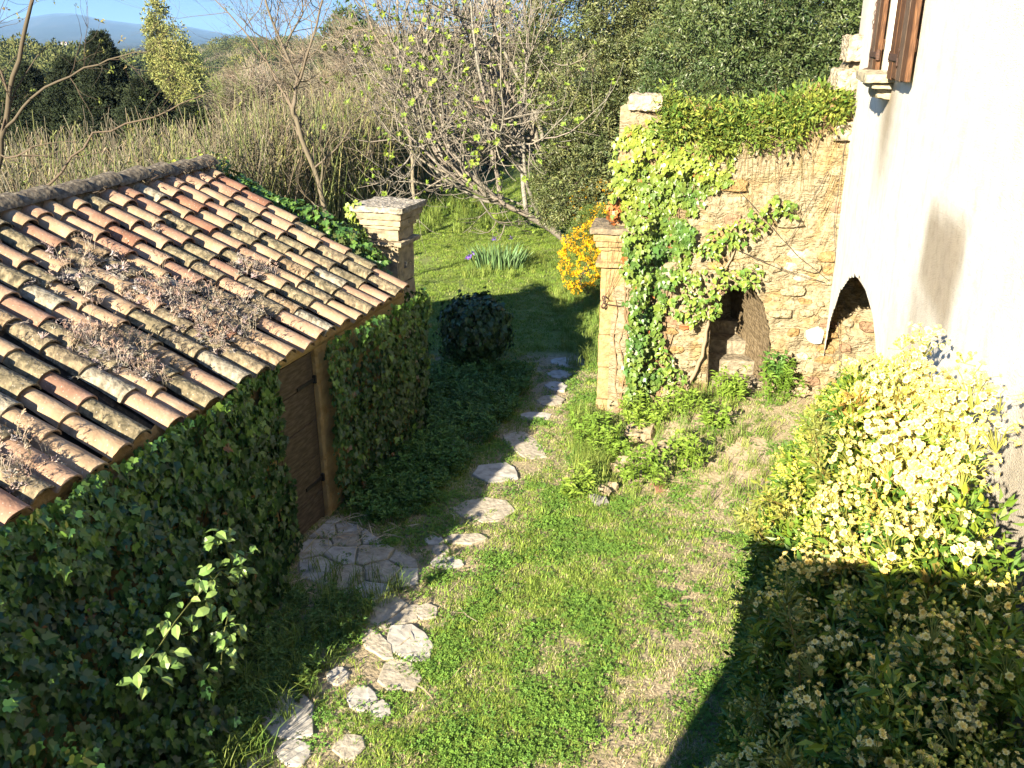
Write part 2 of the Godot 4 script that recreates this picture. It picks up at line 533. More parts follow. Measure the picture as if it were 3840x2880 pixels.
func slab(par: Node, poly: PackedVector2Array, m: Material) -> void:
	slabs.append(poly)
	var c := Vector2.ZERO
	for q in poly: c += q / poly.size()
	var y := gh(c.x, c.y)
	# break the straight edges
	var e := PackedVector2Array()
	for i in poly.size():
		var a := poly[i]; var b := poly[(i + 1) % poly.size()]
		e.append(a)
		if a.distance_to(b) > 0.14: e.append(a.lerp(b, R(0.35, 0.65)) + Vector2(R(-0.012, 0.012), R(-0.012, 0.012)))
	var mb := MB.new()
	var n := e.size()
	var th := R(0.018, 0.028)
	var tilt := Vector2(R(-0.02, 0.02), R(-0.02, 0.02))
	var rings := [[], [], [], []]
	for q in e:
		var d := q - c
		var l := maxf(d.length(), 0.05)
		rings[0].append(mb.p(Vector3(d.x, -0.06, d.y)))
		rings[1].append(mb.p(Vector3(d.x, th - 0.008 + d.dot(tilt), d.y)))
		d *= 1.0 - 0.011 / l
		rings[2].append(mb.p(Vector3(d.x, th + d.dot(tilt) + R(-0.002, 0.002), d.y)))
		d *= 0.5
		rings[3].append(mb.p(Vector3(d.x, th + d.dot(tilt) + R(-0.004, 0.005), d.y)))
	var m0 := mb.p(Vector3(0, th + R(-0.003, 0.004), 0))
	for i in n:
		var j := (i + 1) % n
		for g in 3:
			mb.t(rings[g][i], rings[g + 1][i], rings[g + 1][j]); mb.t(rings[g][i], rings[g + 1][j], rings[g][j])
		mb.t(rings[3][i], m0, rings[3][j])
	part(par, "flagstone", mb.mesh(), m, Vector3(c.x, y, c.y))
func on_slab(x: float, z: float) -> bool:
	var q := Vector2(x, z)
	for p in slabs:
		if absf(p[0].x - x) < 1.2 and absf(p[0].y - z) < 1.2 and in_poly(q, p): return true
	return false

# ---------------------------------------------------------------- the shed
const SLOPE := 0.4512
var SHED_T := Transform3D(Basis(Vector3.UP, deg_to_rad(-18.8)), Vector3(-2.41, 0, -8.36))
func plaster_mat(tint: Color, sd: int) -> StandardMaterial3D:
	return textured(mat(tint, 0.95), ntex(0.01, sd, [[0.0, Color(0.72, 0.66, 0.58)], [0.4, Color(0.9, 0.88, 0.84)], [1.0, Color(1, 1, 1)]], 512), 0.8, ntex(0.05, sd + 1, [[0.0, 0.0], [1.0, 1.0]], 512), 1.2)
func tile_mesh(len_: float, r0: float, r1: float) -> ArrayMesh: # axis along +z (down the slope), hollow side down
	var mb := MB.new()
	var n := 9
	var wob := R(-0.006, 0.006)
	var rings := [[0.0, r0, 0.0], [len_ * 0.5, (r0 + r1) * 0.5, wob], [len_, r1, 0.0]]
	var o := []; var inn := []
	for g in rings:
		for k in n + 1:
			var a := lerpf(-1.42, 1.42, float(k) / n)
			o.append(mb.p(Vector3(sin(a) * g[1], cos(a) * g[1] * 0.84 + g[2] - 0.01, g[0] + (R(-0.009, 0.005) if g[0] > len_ * 0.9 else R(-0.002, 0.002)))))
	for g in rings:
		for k in n + 1:
			var a := lerpf(-1.40, 1.40, float(k) / n)
			inn.append(mb.p(Vector3(sin(a) * (g[1] - 0.014), cos(a) * (g[1] - 0.014) * 0.84 + g[2] - 0.01, g[0])))
	for g in 2:
		for k in n:
			var q := g * (n + 1) + k
			mb.t(o[q], o[q + 1], o[q + n + 2]); mb.t(o[q], o[q + n + 2], o[q + n + 1])
			mb.t(inn[q], inn[q + n + 2], inn[q + 1]); mb.t(inn[q], inn[q + n + 1], inn[q + n + 2])
	# rims: separate vertices so that the edge stays sharp
	for e in [0, 2]:
		for k in n:
			var q: int = e * (n + 1) + k
			if e == 2: mb.quad(mb.v[o[q]], mb.v[o[q + 1]], mb.v[inn[q + 1]], mb.v[inn[q]])
			else: mb.quad(mb.v[o[q + 1]], mb.v[o[q]], mb.v[inn[q]], mb.v[inn[q + 1]])
	for g in 2:
		for k in [0, n]:
			var q: int = g * (n + 1) + k
			mb.quad(mb.v[o[q]], mb.v[o[q + n + 1]], mb.v[inn[q + n + 1]], mb.v[inn[q]])
	return mb.mesh(true)
var tile_mats := []
func make_tile_mats() -> void:
	var bmp := ntex(0.03, 43, [[0.0, 0.0], [1.0, 1.0]], 512)
	var spots := ntex(0.035, 44, [[0.0, 1.0], [0.10, 1.0], [0.17, 0.0], [1.0, 0.0]], 512, 2, FastNoiseLite.TYPE_CELLULAR, FastNoiseLite.RETURN_DISTANCE)
	# [dark, mid, light], lichen colour or none
	var sets := [
		[lin(0.17, 0.12, 0.08), lin(0.42, 0.30, 0.195), lin(0.51, 0.39, 0.265), 0, 0.12],
		[lin(0.19, 0.125, 0.085), lin(0.43, 0.285, 0.195), lin(0.53, 0.385, 0.28), 0, 0.12],
		[lin(0.12, 0.065, 0.045), lin(0.29, 0.15, 0.10), lin(0.36, 0.205, 0.14), 0, 0.3],
		[lin(0.17, 0.10, 0.07), lin(0.37, 0.22, 0.155), lin(0.45, 0.295, 0.22), 0, 0.3],
		[lin(0.07, 0.06, 0.045), lin(0.23, 0.19, 0.125), lin(0.38, 0.32, 0.21), 1, 1.0],
		[lin(0.05, 0.045, 0.032), lin(0.20, 0.175, 0.11), lin(0.34, 0.29, 0.19), 1, 1.0],
		[lin(0.06, 0.05, 0.035), lin(0.28, 0.20, 0.12), lin(0.42, 0.33, 0.22), 1, 0.8],
		[lin(0.09, 0.08, 0.06), lin(0.31, 0.28, 0.215), lin(0.44, 0.41, 0.33), 1, 1.0]]
	var i := 0
	for s in sets:
		var ramp := [[0.0, s[0]], [0.22, s[0].lerp(s[1], 0.7)], [0.5, s[1]], [0.85, s[2]], [1.0, s[2]]] if s[3] == 0 else [[0.0, s[0]], [0.3, s[0].lerp(s[1], 0.4)], [0.48, s[1]], [0.7, s[2]], [1.0, s[2]]]
		var m := textured(mat(Color(0.74, 0.72, 0.69), 0.88), ntex(0.006 if s[3] == 0 else 0.018, 50 + i, ramp, 512, 6), 1.3, bmp, 0.5 if s[3] == 0 else 1.2)
		if s[4] > 0.1: # pale round lichens
			m.detail_enabled = true
			m.detail_albedo = ntex(0.05, 70 + i, [[0.0, lin(0.42, 0.40, 0.34)], [1.0, lin(0.62, 0.60, 0.53)]], 256)
			m.detail_mask = spots
			m.detail_uv_layer = BaseMaterial3D.DETAIL_UV_2
			m.uv2_triplanar = true
			m.uv2_world_triplanar = true
			m.uv2_scale = Vector3(1.7, 1.7, 1.7)
		tile_mats.append(m)
		i += 1
func shed() -> void:
	var ochre := plaster_mat(Color(0.50, 0.36, 0.17), 60)
	var o := thing("garden_shed", "low ochre stone shed under a sagging clay tile roof, smothered in ivy", "shed", SHED_T.origin, deg_to_rad(-18.8))
	var w := MB.new()
	w.box(Vector3(-0.18, 1.06, -1.97), Vector3(0.18, 1.10, 1.13), Basis.IDENTITY, 0.012)
	w.box(Vector3(-0.18, 1.06, 3.77), Vector3(0.18, 1.10, 3.73), Basis.IDENTITY, 0.03)
	w.box(Vector3(-0.183, 2.135, -0.40), Vector3(0.17, 0.075, 0.438), Basis.IDENTITY, 0.008)
	w.box(Vector3(-5.2, 0.6, 2.1), Vector3(0.15, 1.5, 5.2), Basis.IDENTITY, 0.03)
	for z in [-2.95, 7.3]: # gables
		var f := [Vector3(-0.36, -1, z), Vector3(-0.36, 2.16, z), Vector3(-2.72, 3.40, z), Vector3(-5.3, 2.16, z), Vector3(-5.3, -1, z)]
		for e in [-0.14, 0.14]:
			var d := Vector3(0, 0, e)
			w.tri(f[0] + d, f[1] + d, f[2] + d); w.tri(f[0] + d, f[2] + d, f[4] + d); w.tri(f[4] + d, f[2] + d, f[3] + d)
	part(o, "wall", w.mesh(), ochre)
	# roof frame
	var dn := Vector3(cos(SLOPE), -sin(SLOPE), 0)
	var nr := Vector3(sin(SLOPE), cos(SLOPE), 0)
	var eave := Vector3(0.15, 2.29, 0) - nr * 0.105
	var ridge := eave - dn * 3.19
	var bt := Basis(Vector3(0, 0, -1), nr, dn)
	var deck := MB.new()
	deck.box((eave + ridge) * 0.5 - nr * 0.09 - dn * 0.05 + Vector3(0, 0, 2.2), Vector3(5.25, 0.03, 1.6), bt, 0.005)
	var dn2 := Vector3(-cos(SLOPE), -sin(SLOPE), 0)
	deck.box(ridge + dn2 * 1.6 - nr * 0.06 + Vector3(0, 0, 2.2), Vector3(5.25, 0.03, 1.6), Basis(Vector3(0, 0, 1), Vector3(-sin(SLOPE), cos(SLOPE), 0), dn2), 0.005)
	var roof := part(o, "roof", deck.mesh(), mat(Color(0.03, 0.025, 0.02), 1.0))
	make_tile_mats()
	var meshes := []
	for i in 8: meshes.append(tile_mesh(R(0.46, 0.49), R(0.096, 0.106), R(0.120, 0.133)))
	var trough := MB.new()
	for k in 27:
		var z := -2.93 + 0.27 * k
		var skew := R(-0.02, 0.02)
		var s := -0.02 + R(-0.04, 0.04)
		var first := true
		while s < 3.12:
			var ln := 0.40 + R(-0.035, 0.035)
			if first: ln = R(0.25, 0.42)
			if s + ln > 2.86: ln = 3.19 - s - 0.012 + R(-0.03, 0.03)
			var sag := -0.035 * sin(clampf((z + 3) / 6.0, 0, 1) * PI) * sin(clampf(s / 3.2, 0, 1) * PI) + R(-0.006, 0.006)
			var up_ := ridge + dn * (s - 0.04) + nr * (0.0 + sag - 0.008) + Vector3(0, 0, z + skew * s + R(-0.012, 0.012))
			var yaw := R(-0.03, 0.03)
			var b := (bt.rotated(nr, yaw)).rotated(Vector3(0, 0, 1), 0.055 + R(-0.015, 0.012))
			b.z *= (ln + 0.07) / 0.475
			b.x *= R(0.96, 1.05)
			var t := part(roof, "tile", meshes[rng.randi() % 8], null)
			# upper rows are cleaner, the lower ones carry more lichen
			var kind := 0
			var q := R(0, 1)
			var dirty := clampf(0.15 + 0.38 * sm(0.5, 2.2, s) + 0.2 * sm(-1.5, 2.0, z), 0, 0.66)
			if s < 0.5 and z < 0.5: dirty = 0.1
			if q < dirty: kind = [4, 5, 6, 7, 4, 5][rng.randi() % 6]
			elif R(0, 1) < 0.80: kind = rng.randi() % 2
			else: kind = 2 + rng.randi() % 2
			t.material_override = tile_mats[kind]
			t.transform = Transform3D(b, up_)
			s += ln
			first = false
		# the channel beside this row of tiles
		if k < 26:
			var zc := z + 0.135
			s = -0.05
			while s < 3.05:
				var ln := minf(0.41, 3.15 - s)
				var p0 := ridge + dn * s + nr * -0.035 + Vector3(0, 0, zc)
				var p1 := ridge + dn * (s + ln) + nr * -0.02 + Vector3(0, 0, zc)
				var cc := Color(0.10, 0.08, 0.06).lerp(Color(0.22, 0.15, 0.09), R(0, 1))
				var last := []
				for e in 7:
					var a := lerpf(-1.4, 1.4, e / 6.0)
					var q0 := p0 + Vector3(0, 0, sin(a) * 0.095) - nr * cos(a) * 0.05
					var q1 := p1 + Vector3(0, 0, sin(a) * 0.088) - nr * cos(a) * 0.05
					if last.size(): trough.quad(last[0], last[1], q1, q0, cc)
					last = [q0, q1]
				s += 0.39
	var tm := vmat(0.95)
	tm = textured(tm, ntex(0.03, 81, [[0.0, 0.45], [1.0, 1.0]], 256), 2.0)
	tag(part(roof, "channel_tiles", trough.mesh(), tm), "", "", "", "stuff")
	# ridge: dark capping tiles on a mortar bed
	var dark := textured(mat(Color.WHITE, 0.95), ntex(0.02, 83, [[0.0, lin(0.03, 0.025, 0.02)], [0.45, lin(0.10, 0.085, 0.065)], [0.75, lin(0.19, 0.165, 0.12)], [1.0, lin(0.33, 0.30, 0.25)]], 512), 1.4, ntex(0.03, 84, [[0.0, 0.0], [1.0, 1.0]], 256), 1.6)
	var bed := MB.new()
	bed.box(ridge + Vector3(-0.03, -0.01, 2.2), Vector3(0.12, 0.07, 5.2), Basis.IDENTITY, 0.04)
	part(roof, "mortar_bed", bed.mesh(), dark)
	var rm := [tile_mesh(0.52, 0.155, 0.175), tile_mesh(0.50, 0.15, 0.17)]
	var zz := -3.05
	while zz < 7.2:
		var t := part(roof, "ridge_tile", rm[rng.randi() % 2], dark)
		t.transform = Transform3D(Basis(Vector3(0, 1, 0), PI + R(-0.03, 0.03)) * Basis(Vector3.RIGHT, R(-0.09, -0.04)), ridge + Vector3(-0.02, 0.03 + R(-0.012, 0.012), zz + 0.5))
		zz += 0.46 + R(-0.03, 0.03)
	# mortar under the eave tiles
	var em := MB.new()
	var nn := 130
	var row := []
	for i in nn + 1:
		var z := lerpf(-3.0, 7.2, float(i) / nn)
		var wv := 0.5 + 0.5 * cos((z + 2.93) / 0.27 * TAU)
		var q := []
		for y in [[0.0, 2.08], [0.015 + R(0, 0.02), 2.11], [0.045 + R(-0.015, 0.015), 2.15], [0.035 + R(-0.015, 0.015), 2.215 + 0.045 * wv]]:
			q.append(em.p(Vector3(y[0], y[1], z)))
		if row.size():
			for j in 3:
				em.t(row[j], q[j], q[j + 1]); em.t(row[j], q[j + 1], row[j + 1])
		row = q
	part(o, "eave_mortar", em.mesh(true), plaster_mat(Color(0.42, 0.30, 0.15), 62))
	# the door: wide boards, strap hinges, a worn frame
	var wood := textured(mat(Color.WHITE, 0.75), ntex(0.02, 90, [[0.0, lin(0.03, 0.022, 0.015)], [0.5, lin(0.075, 0.055, 0.037)], [1.0, lin(0.14, 0.11, 0.08)]], 512), 1.0, ntex(0.05, 91, [[0.0, 0.0], [1.0, 1.0]], 256), 0.5)
	wood.uv1_scale = Vector3(2.5, 2.5, 0.5)
	var fr := MB.new()
	fr.box(Vector3(-0.10, 1.0, 0.02), Vector3(0.05, 1.05, 0.018), Basis.IDENTITY, 0.004)
	fr.box(Vector3(-0.10, 1.0, -0.82), Vector3(0.05, 1.05, 0.018), Basis.IDENTITY, 0.004)
	var door := part(o, "door", fr.mesh(), wood)
	var y0 := 0.03
	for h in [0.34, 0.46, 0.42, 0.44, 0.35]:
		var pb := MB.new()
		pb.box(Vector3.ZERO, Vector3(0.02, h * 0.5 - 0.004, 0.398), Basis.IDENTITY, 0.005)
		part(door, "board", pb.mesh(), wood, Vector3(-0.06 + R(-0.004, 0.004), y0 + h * 0.5, -0.40))
		y0 += h
	var iron := mat(Color(0.02, 0.018, 0.016), 0.6)
	for y in [0.52, 1.72]:
		var hg := MB.new()
		hg.box(Vector3.ZERO, Vector3(0.006, 0.02, 0.17), Basis.IDENTITY, 0.002)
		hg.box(Vector3(0.004, 0, -0.18), Vector3(0.02, 0.045, 0.016), Basis.IDENTITY, 0.004)
		part(door, "strap_hinge", hg.mesh(), iron, Vector3(-0.03, y, -0.64))
	# worn jamb stones on the far side of the door
	y0 = 0.0
	for h in [0.42, 0.35, 0.48, 0.40, 0.40]:
		var jb := MB.new()
		jb.box(Vector3.ZERO, Vector3(0.03, h * 0.5 - 0.006, 0.03 + R(-0.008, 0.008)), Basis(Vector3.UP, R(-0.03, 0.03)), 0.014)
		part(o, "jamb_stone", jb.mesh(), ochre, Vector3(-0.018, y0 + h * 0.5, -0.875))
		y0 += h

# ---------------------------------------------------------------- gate pillars
func worn_box(h: Vector3, seg: float, amp: float, nz: FastNoiseLite, off: Vector3) -> ArrayMesh: # a dressed block with softly worn edges
	var mb := MB.new()
	var r := minf(0.02, minf(h.x, minf(h.y, h.z)) * 0.45)
	for ax in 3:
		for s in [-1.0, 1.0]:
			var u := (ax + 1) % 3
			var w := (ax + 2) % 3
			var nu := maxi(2, int(ceil(2 * h[u] / seg)))
			var nw := maxi(2, int(ceil(2 * h[w] / seg)))
			var st := mb.v.size()
			for i in nu + 1:
				for j in nw + 1:
					var e := Vector3.ZERO
					e[ax] = s * h[ax]
					e[u] = lerpf(-h[u], h[u], float(i) / nu)
					e[w] = lerpf(-h[w], h[w], float(j) / nw)
					var inner := e.clamp(-(h - Vector3.ONE * r), h - Vector3.ONE * r)
					var d := e - inner
					if d.length() > 1e-6: e = inner + d.normalized() * r
					var q := e + off
					e += d.normalized() * nz.get_noise_3d(q.x * 8, q.y * 8, q.z * 8) * amp if d.length() > 1e-6 else Vector3.ZERO
					mb.p(e)
			for i in nu:
				for j in nw:
					var q := st + i * (nw + 1) + j
					if s > 0:
						mb.t(q, q + nw + 2, q + nw + 1); mb.t(q, q + 1, q + nw + 2)
					else:
						mb.t(q, q + nw + 1, q + nw + 2); mb.t(q, q + nw + 2, q + 1)
	return mb.mesh(true)
func stone_mat(lo: Color, mid: Color, hi: Color, sd: int, f := 0.012, bump := 1.5) -> StandardMaterial3D:
	return textured(mat(Color.WHITE, 0.92), ntex(f, sd, [[0.0, lo.linear_to_srgb()], [0.45, mid.linear_to_srgb()], [0.8, hi.linear_to_srgb()], [1.0, hi.linear_to_srgb()]], 512, 6), 0.9, ntex(0.035, sd + 1, [[0.0, 0.0], [1.0, 1.0]], 512), bump)
func pillar(label: String, at: Vector3, turn: float, tall: float, grey: bool) -> Node3D:
	var o := thing("gate_pillar", label, "pillar", at, turn, "pillars of the garden gate")
	var nz := fnoise(0.5, 77 if grey else 78, 3)
	var m := stone_mat(Color(0.11, 0.095, 0.07), Color(0.27, 0.225, 0.155), Color(0.37, 0.31, 0.21), 101) if grey else stone_mat(Color(0.17, 0.12, 0.062), Color(0.29, 0.205, 0.10), Color(0.34, 0.255, 0.145), 103)
	var mt := stone_mat(Color(0.08, 0.075, 0.06), Color(0.25, 0.225, 0.18), Color(0.42, 0.39, 0.33), 105, 0.02, 2.5) if grey else stone_mat(Color(0.08, 0.07, 0.06), Color(0.18, 0.148, 0.10), Color(0.27, 0.22, 0.15), 107, 0.014, 2.0)
	var hw := 0.255
	var y := -0.3
	var shaft_top := tall - 0.66
	var nb := 5
	for i in nb:
		var h: float = (shaft_top + 0.3) / nb
		part(o, "shaft_stone", worn_box(Vector3(hw + R(-0.006, 0.006), h * 0.5 - 0.003, hw + R(-0.006, 0.006)), 0.05, 0.012, nz, Vector3(0, y * 3, 0)), m, Vector3(0, y + h * 0.5, 0))
		y += h
	# a raised panel and cramp stubs on the inner corner of the grey one
	if grey:
		part(o, "panel", worn_box(Vector3(0.05, 0.75, 0.02), 0.05, 0.012, nz, Vector3(5, 0, 0)), m, Vector3(0.185, shaft_top - 0.95, hw + 0.012))
		for q in [[0.26, 0.30], [0.26, 0.62]]:
			part(o, "stone_stub", worn_box(Vector3(0.03, 0.045, 0.02), 0.03, 0.01, nz, Vector3(2, q[1], 0)), mt, Vector3(q[0], shaft_top - q[1], 0.08))
	# [name, half height, half width]
	for e in [["astragal", 0.032, 0.325], ["frieze", 0.085, 0.262], ["moulding", 0.026, 0.295], ["moulding", 0.045, 0.335], ["moulding", 0.052, 0.365], ["cap_slab", 0.045, 0.415]]:
		part(o, e[0], worn_box(Vector3(e[2], e[1] - 0.002, e[2]), 0.045, 0.022, nz, Vector3(0, y * 5, 3)), mt if e[0] == "cap_slab" else m, Vector3(0, y + e[1], 0))
		y += 2 * e[1]
	return o

# ---------------------------------------------------------------- the old stone wall with its stair
var SW_T := Transform3D(Basis(Vector3.UP, deg_to_rad(-8.0)), Vector3(1.6, 0, -12.45))
const SW_TOP := [[-0.2, 4.35], [0.05, 4.42], [0.45, 4.44], [0.55, 4.22], [1.4, 4.12], [1.9, 4.2], [2.4, 4.36], [2.62, 4.5], [2.75, 4.95], [2.95, 5.25], [3.2, 5.0], [4.8, 4.6]]
var ARCH := PackedVector2Array([Vector2(1.27, -0.2), Vector2(1.26, 0.6), Vector2(1.25, 1.1), Vector2(1.25, 1.55), Vector2(1.33, 1.82), Vector2(1.47, 2.0), Vector2(1.64, 2.07), Vector2(1.80, 1.98), Vector2(1.94, 1.78), Vector2(2.04, 1.48), Vector2(2.10, 1.1), Vector2(2.12, 0.6), Vector2(2.13, -0.2)])
var nw1 := fnoise(1.2, 41, 5)
var nw2 := fnoise(5.0, 42, 3)
func sw_face(x: float, y: float) -> Vector3:
	var z := 0.45 - 0.11 * y
	z += 0.085 * nw1.get_noise_2d(x * 1.3, y * 1.8) + 0.035 * nw2.get_noise_2d(x * 0.9, y * 2.6)
	z += 0.07 * (0.5 - absf(nw1.get_noise_2d(x * 1.1 + 20, y * 3.4))) * sm(-0.25, 0.35, nw1.get_noise_2d(x * 0.8 + 70, y * 0.8))
	z += 0.10 * sm(2.3, 2.62, x) * sm(3.4, 4.2, y) # rough stub against the house
	if x < 0.05: z -= 0.10 * (0.05 - x) / 0.2
	return Vector3(x, y, z)
func grid_wall(us: Array, vs: Array, f: Callable, colf: Callable, hole: PackedVector2Array) -> MB:
	var mb := MB.new()
	for u in us:
		for v in vs:
			var q := Vector2(u, v)
			if hole.size() and in_poly(q, hole):
				var best := q; var bd := 1e9
				for i in hole.size():
					var cp := Geometry2D.get_closest_point_to_segment(q, hole[i], hole[(i + 1) % hole.size()])
					if cp.distance_to(q) < bd: bd = cp.distance_to(q); best = cp
				if bd < 0.09: q = best
			mb.p(f.call(q.x, q.y), colf.call(q.x, q.y))
	var nv := vs.size()
	for i in us.size() - 1:
		for j in nv - 1:
			if hole.size() and in_poly(Vector2((us[i] + us[i + 1]) * 0.5, (vs[j] + vs[j + 1]) * 0.5), hole): continue
			var q := i * nv + j
			mb.t(q, q + 1, q + nv + 1); mb.t(q, q + nv + 1, q + nv)
	return mb
func rubble(w: float, h: float, proud: float, ang: bool) -> ArrayMesh: # one rough wall stone, face towards +z
	var mb := MB.new()
	var n := 9
	var rings := [[], [], [], []]
	var ks := []
	for i in n: ks.append(R(0.74, 1.1))
	var sq := 3.2 if ang else 2.4
	for i in n:
		var a: float = TAU * (i + R(-0.32, 0.32)) / n
		var ca := cos(a); var sa := sin(a)
		var rr: float = pow(pow(absf(ca), sq) + pow(absf(sa), sq), -1.0 / sq) * ks[i]
		var q := Vector3(ca * rr * w * 0.5, sa * rr * h * 0.5, 0)
		rings[0].append(mb.p(q * 1.0 + Vector3(0, 0, -0.06)))
		rings[1].append(mb.p(q * R(0.94, 1.03) + Vector3(0, 0, proud * R(0.15, 0.5))))
		rings[2].append(mb.p(q * R(0.78, 0.92) + Vector3(0, 0, proud * R(0.6, 1.15))))
		rings[3].append(mb.p(q * R(0.38, 0.52) + Vector3(R(-0.01, 0.01), R(-0.01, 0.01), proud * R(0.7, 1.45))))
	var c := mb.p(Vector3(R(-0.1, 0.1) * w, R(-0.1, 0.1) * h, proud * R(0.9, 1.2)))
	for i in n:
		var j := (i + 1) % n
		for g in 3:
			mb.t(rings[g][i], rings[g + 1][i], rings[g + 1][j]); mb.t(rings[g][i], rings[g + 1][j], rings[g][j])
		mb.t(rings[3][i], c, rings[3][j])
	return mb.mesh(R(0, 1) < 0.5)
func stone_wall() -> void:
	var o := thing("stone_wall", "crumbling ochre rubble wall with a dark arched stair opening, joined to the white house", "stone wall", SW_T.origin, deg_to_rad(-8.0))
	var mortar := textured(mat(Color.WHITE, 0.95), ntex(0.016, 120, [[0.0, lin(0.08, 0.065, 0.042)], [0.35, lin(0.215, 0.178, 0.115)], [0.65, lin(0.305, 0.26, 0.175)], [1.0, lin(0.38, 0.335, 0.25)]], 1024, 6), 0.55, ntex(0.03, 121, [[0.0, 0.0], [1.0, 1.0]], 1024), 4.0)
	mortar.uv1_scale = Vector3(0.5, 0.95, 0.5)
	mortar.vertex_color_use_as_albedo = true
	var us := []; var vs := []
	for i in 161: us.append(lerpf(-0.15, 4.7, i / 160.0))
	for i in 151: vs.append(lerpf(-0.3, 1.0, i / 150.0))
	var f := func(x: float, v: float) -> Vector3:
		var top := lerp_table(SW_TOP, x) + 0.05 * nw2.get_noise_2d(x * 2, 9)
		var y: float = v if v <= 0.0 else v * top
		var q := sw_face(x, y)
		if v > 0.96: q.z -= 0.10 * (v - 0.96) / 0.04
		return q
	# the hole polygon in (x, v): v is y over the top height there
	var hole := PackedVector2Array()
	for p in ARCH: hole.append(Vector2(p.x, p.y / lerp_table(SW_TOP, p.x) if p.y > 0 else -0.31))
	var colf := func(x: float, v: float) -> Color:
		var y := v * 4.3
		var k := nw1.get_noise_2d(x * 1.7 + 40, y * 1.7)
		var c := Color(1, 1, 1).lerp(Color(1.0, 0.86, 0.62), clampf(k * 1.5 + 0.2, 0, 1))
		# the pale rendered patch under the greenery at the top
		var pale := sm(0.95, 1.25, x) * sm(2.3, 1.9, x) * sm(3.55, 3.8, y + 0.25 * k)
		c = c.lerp(Color(1.15, 1.12, 1.08), pale)
		return c
	var mb := grid_wall(us, vs, f, colf, hole)
	# top, left end and back of the wall
	for i in us.size() - 1:
		var a: Vector3 = f.call(us[i], 1.0); var b: Vector3 = f.call(us[i + 1], 1.0)
		mb.quad(a, b, b + Vector3(0, -0.05, -0.5), a + Vector3(0, -0.05, -0.5))
		a.y -= 0.05; a.z -= 0.5; b.y -= 0.05; b.z -= 0.5
		mb.quad(a, b, Vector3(b.x, -0.3, -1.0), Vector3(a.x, -0.3, -1.0))
	for j in vs.size() - 1:
		var a: Vector3 = f.call(us[0], vs[j]); var b: Vector3 = f.call(us[0], vs[j + 1])
		mb.quad(a, b, Vector3(a.x, b.y, -0.75), Vector3(a.x, a.y, -0.75))
	part(o, "mortar_core", mb.mesh(true), mortar)
	# the stones, course by course
	var sm1 := stone_mat(Color(0.12, 0.096, 0.06), Color(0.265, 0.22, 0.14), Color(0.35, 0.30, 0.20), 125, 0.02, 4.0)
	var sm2 := stone_mat(Color(0.13, 0.083, 0.038), Color(0.25, 0.165, 0.07), Color(0.31, 0.225, 0.115), 127, 0.02, 4.0)
	var sm3 := stone_mat(Color(0.11, 0.075, 0.05), Color(0.22, 0.14, 0.088), Color(0.29, 0.205, 0.13), 129, 0.02, 4.0)
	var sm4 := stone_mat(Color(0.20, 0.17, 0.12), Color(0.34, 0.295, 0.215), Color(0.42, 0.375, 0.29), 131, 0.02, 2.5)
	var brick := mat(Color(0.36, 0.12, 0.05), 0.9)
	var y := 0.12
	var count := 0
	while y < 4.2:
		var ch := R(0.10, 0.22) if y < 2.6 else R(0.15, 0.3)
		var x := -0.05 + R(0, 0.12)
		while x < 4.4:
			var w := ch * R(1.0, 2.6)
			var cx := x + w * 0.5
			var cy := y + ch * 0.5 + R(-0.03, 0.03)
			var hidden := cx > 3.1 and cy > 2.6 or cx > 4.3
			var blocked := false
			for q in [Vector2(cx - w * 0.4, cy), Vector2(cx + w * 0.4, cy), Vector2(cx, cy), Vector2(cx, cy - ch * 0.4), Vector2(cx, cy + ch * 0.4)]:
				if in_poly(q, ARCH): blocked = true
			if cy + ch * 0.5 > lerp_table(SW_TOP, cx): blocked = true
			var bare := 0.14 + 0.45 * sm(1.8, 3.4, cy)
			if not blocked and not hidden and R(0, 1) > bare and count < 285:
				var proud := R(0.012, 0.05)
				var m := rubble(w * R(0.9, 1.0), ch * R(0.86, 0.98), proud, R(0, 1) < 0.6)
				var pick := R(0, 1)
				var mt: Material = sm1 if pick < 0.6 else (sm2 if pick < 0.78 else (sm3 if pick < 0.9 else sm4))
				var t := part(o, "stone", m, mt)
				t.transform = Transform3D(Basis(Vector3(0, 0, 1), R(-0.12, 0.12)) * Basis(Vector3.RIGHT, -0.11), sw_face(cx, cy) + Vector3(0, 0, 0.004))
				count += 1
			x += w + R(0.005, 0.03)
		y += ch + 0.004
	# one pale block by the house arch, and two broken bricks
	for e in [[2.67, 1.38, 0.27, 0.25, 0.03, stone_mat(Color(0.45, 0.43, 0.38), Color(0.55, 0.53, 0.48), Color(0.6, 0.58, 0.53), 137)], [0.88, 1.42, 0.18, 0.06, 0.07, brick], [0.62, 2.5, 0.08, 0.08, 0.04, brick]]:
		var t := part(o, "stone", rubble(e[2], e[3], e[4], true), e[5])
		t.position = sw_face(e[0], e[1]) + Vector3(0, 0, 0.02)
	# stones of the pier's rounded head and the stub by the house
	for e in [[0.2, 4.42, 0.46, 0.2, 0.16], [2.85, 5.1, 0.36, 0.3, 0.2], [2.72, 4.72, 0.3, 0.26, 0.18], [2.9, 4.42, 0.34, 0.28, 0.16], [2.76, 4.1, 0.3, 0.24, 0.12]]:
		var t := part(o, "stone", worn_box(Vector3(e[2] * 0.5, e[3] * 0.5, 0.24), 0.04, 0.05, nw1, Vector3(e[0] * 7, 0, 0)), stone_mat(Color(0.14, 0.12, 0.09), Color(0.33, 0.28, 0.2), Color(0.48, 0.42, 0.32), 135, 0.02, 3.0))
		t.position = Vector3(e[0], e[1], sw_face(e[0], e[1]).z - 0.2 + e[4] * 0.3)
		t.rotation.y = R(-0.2, 0.2)
	# stair passage
	var ps := MB.new()
	var rings := []
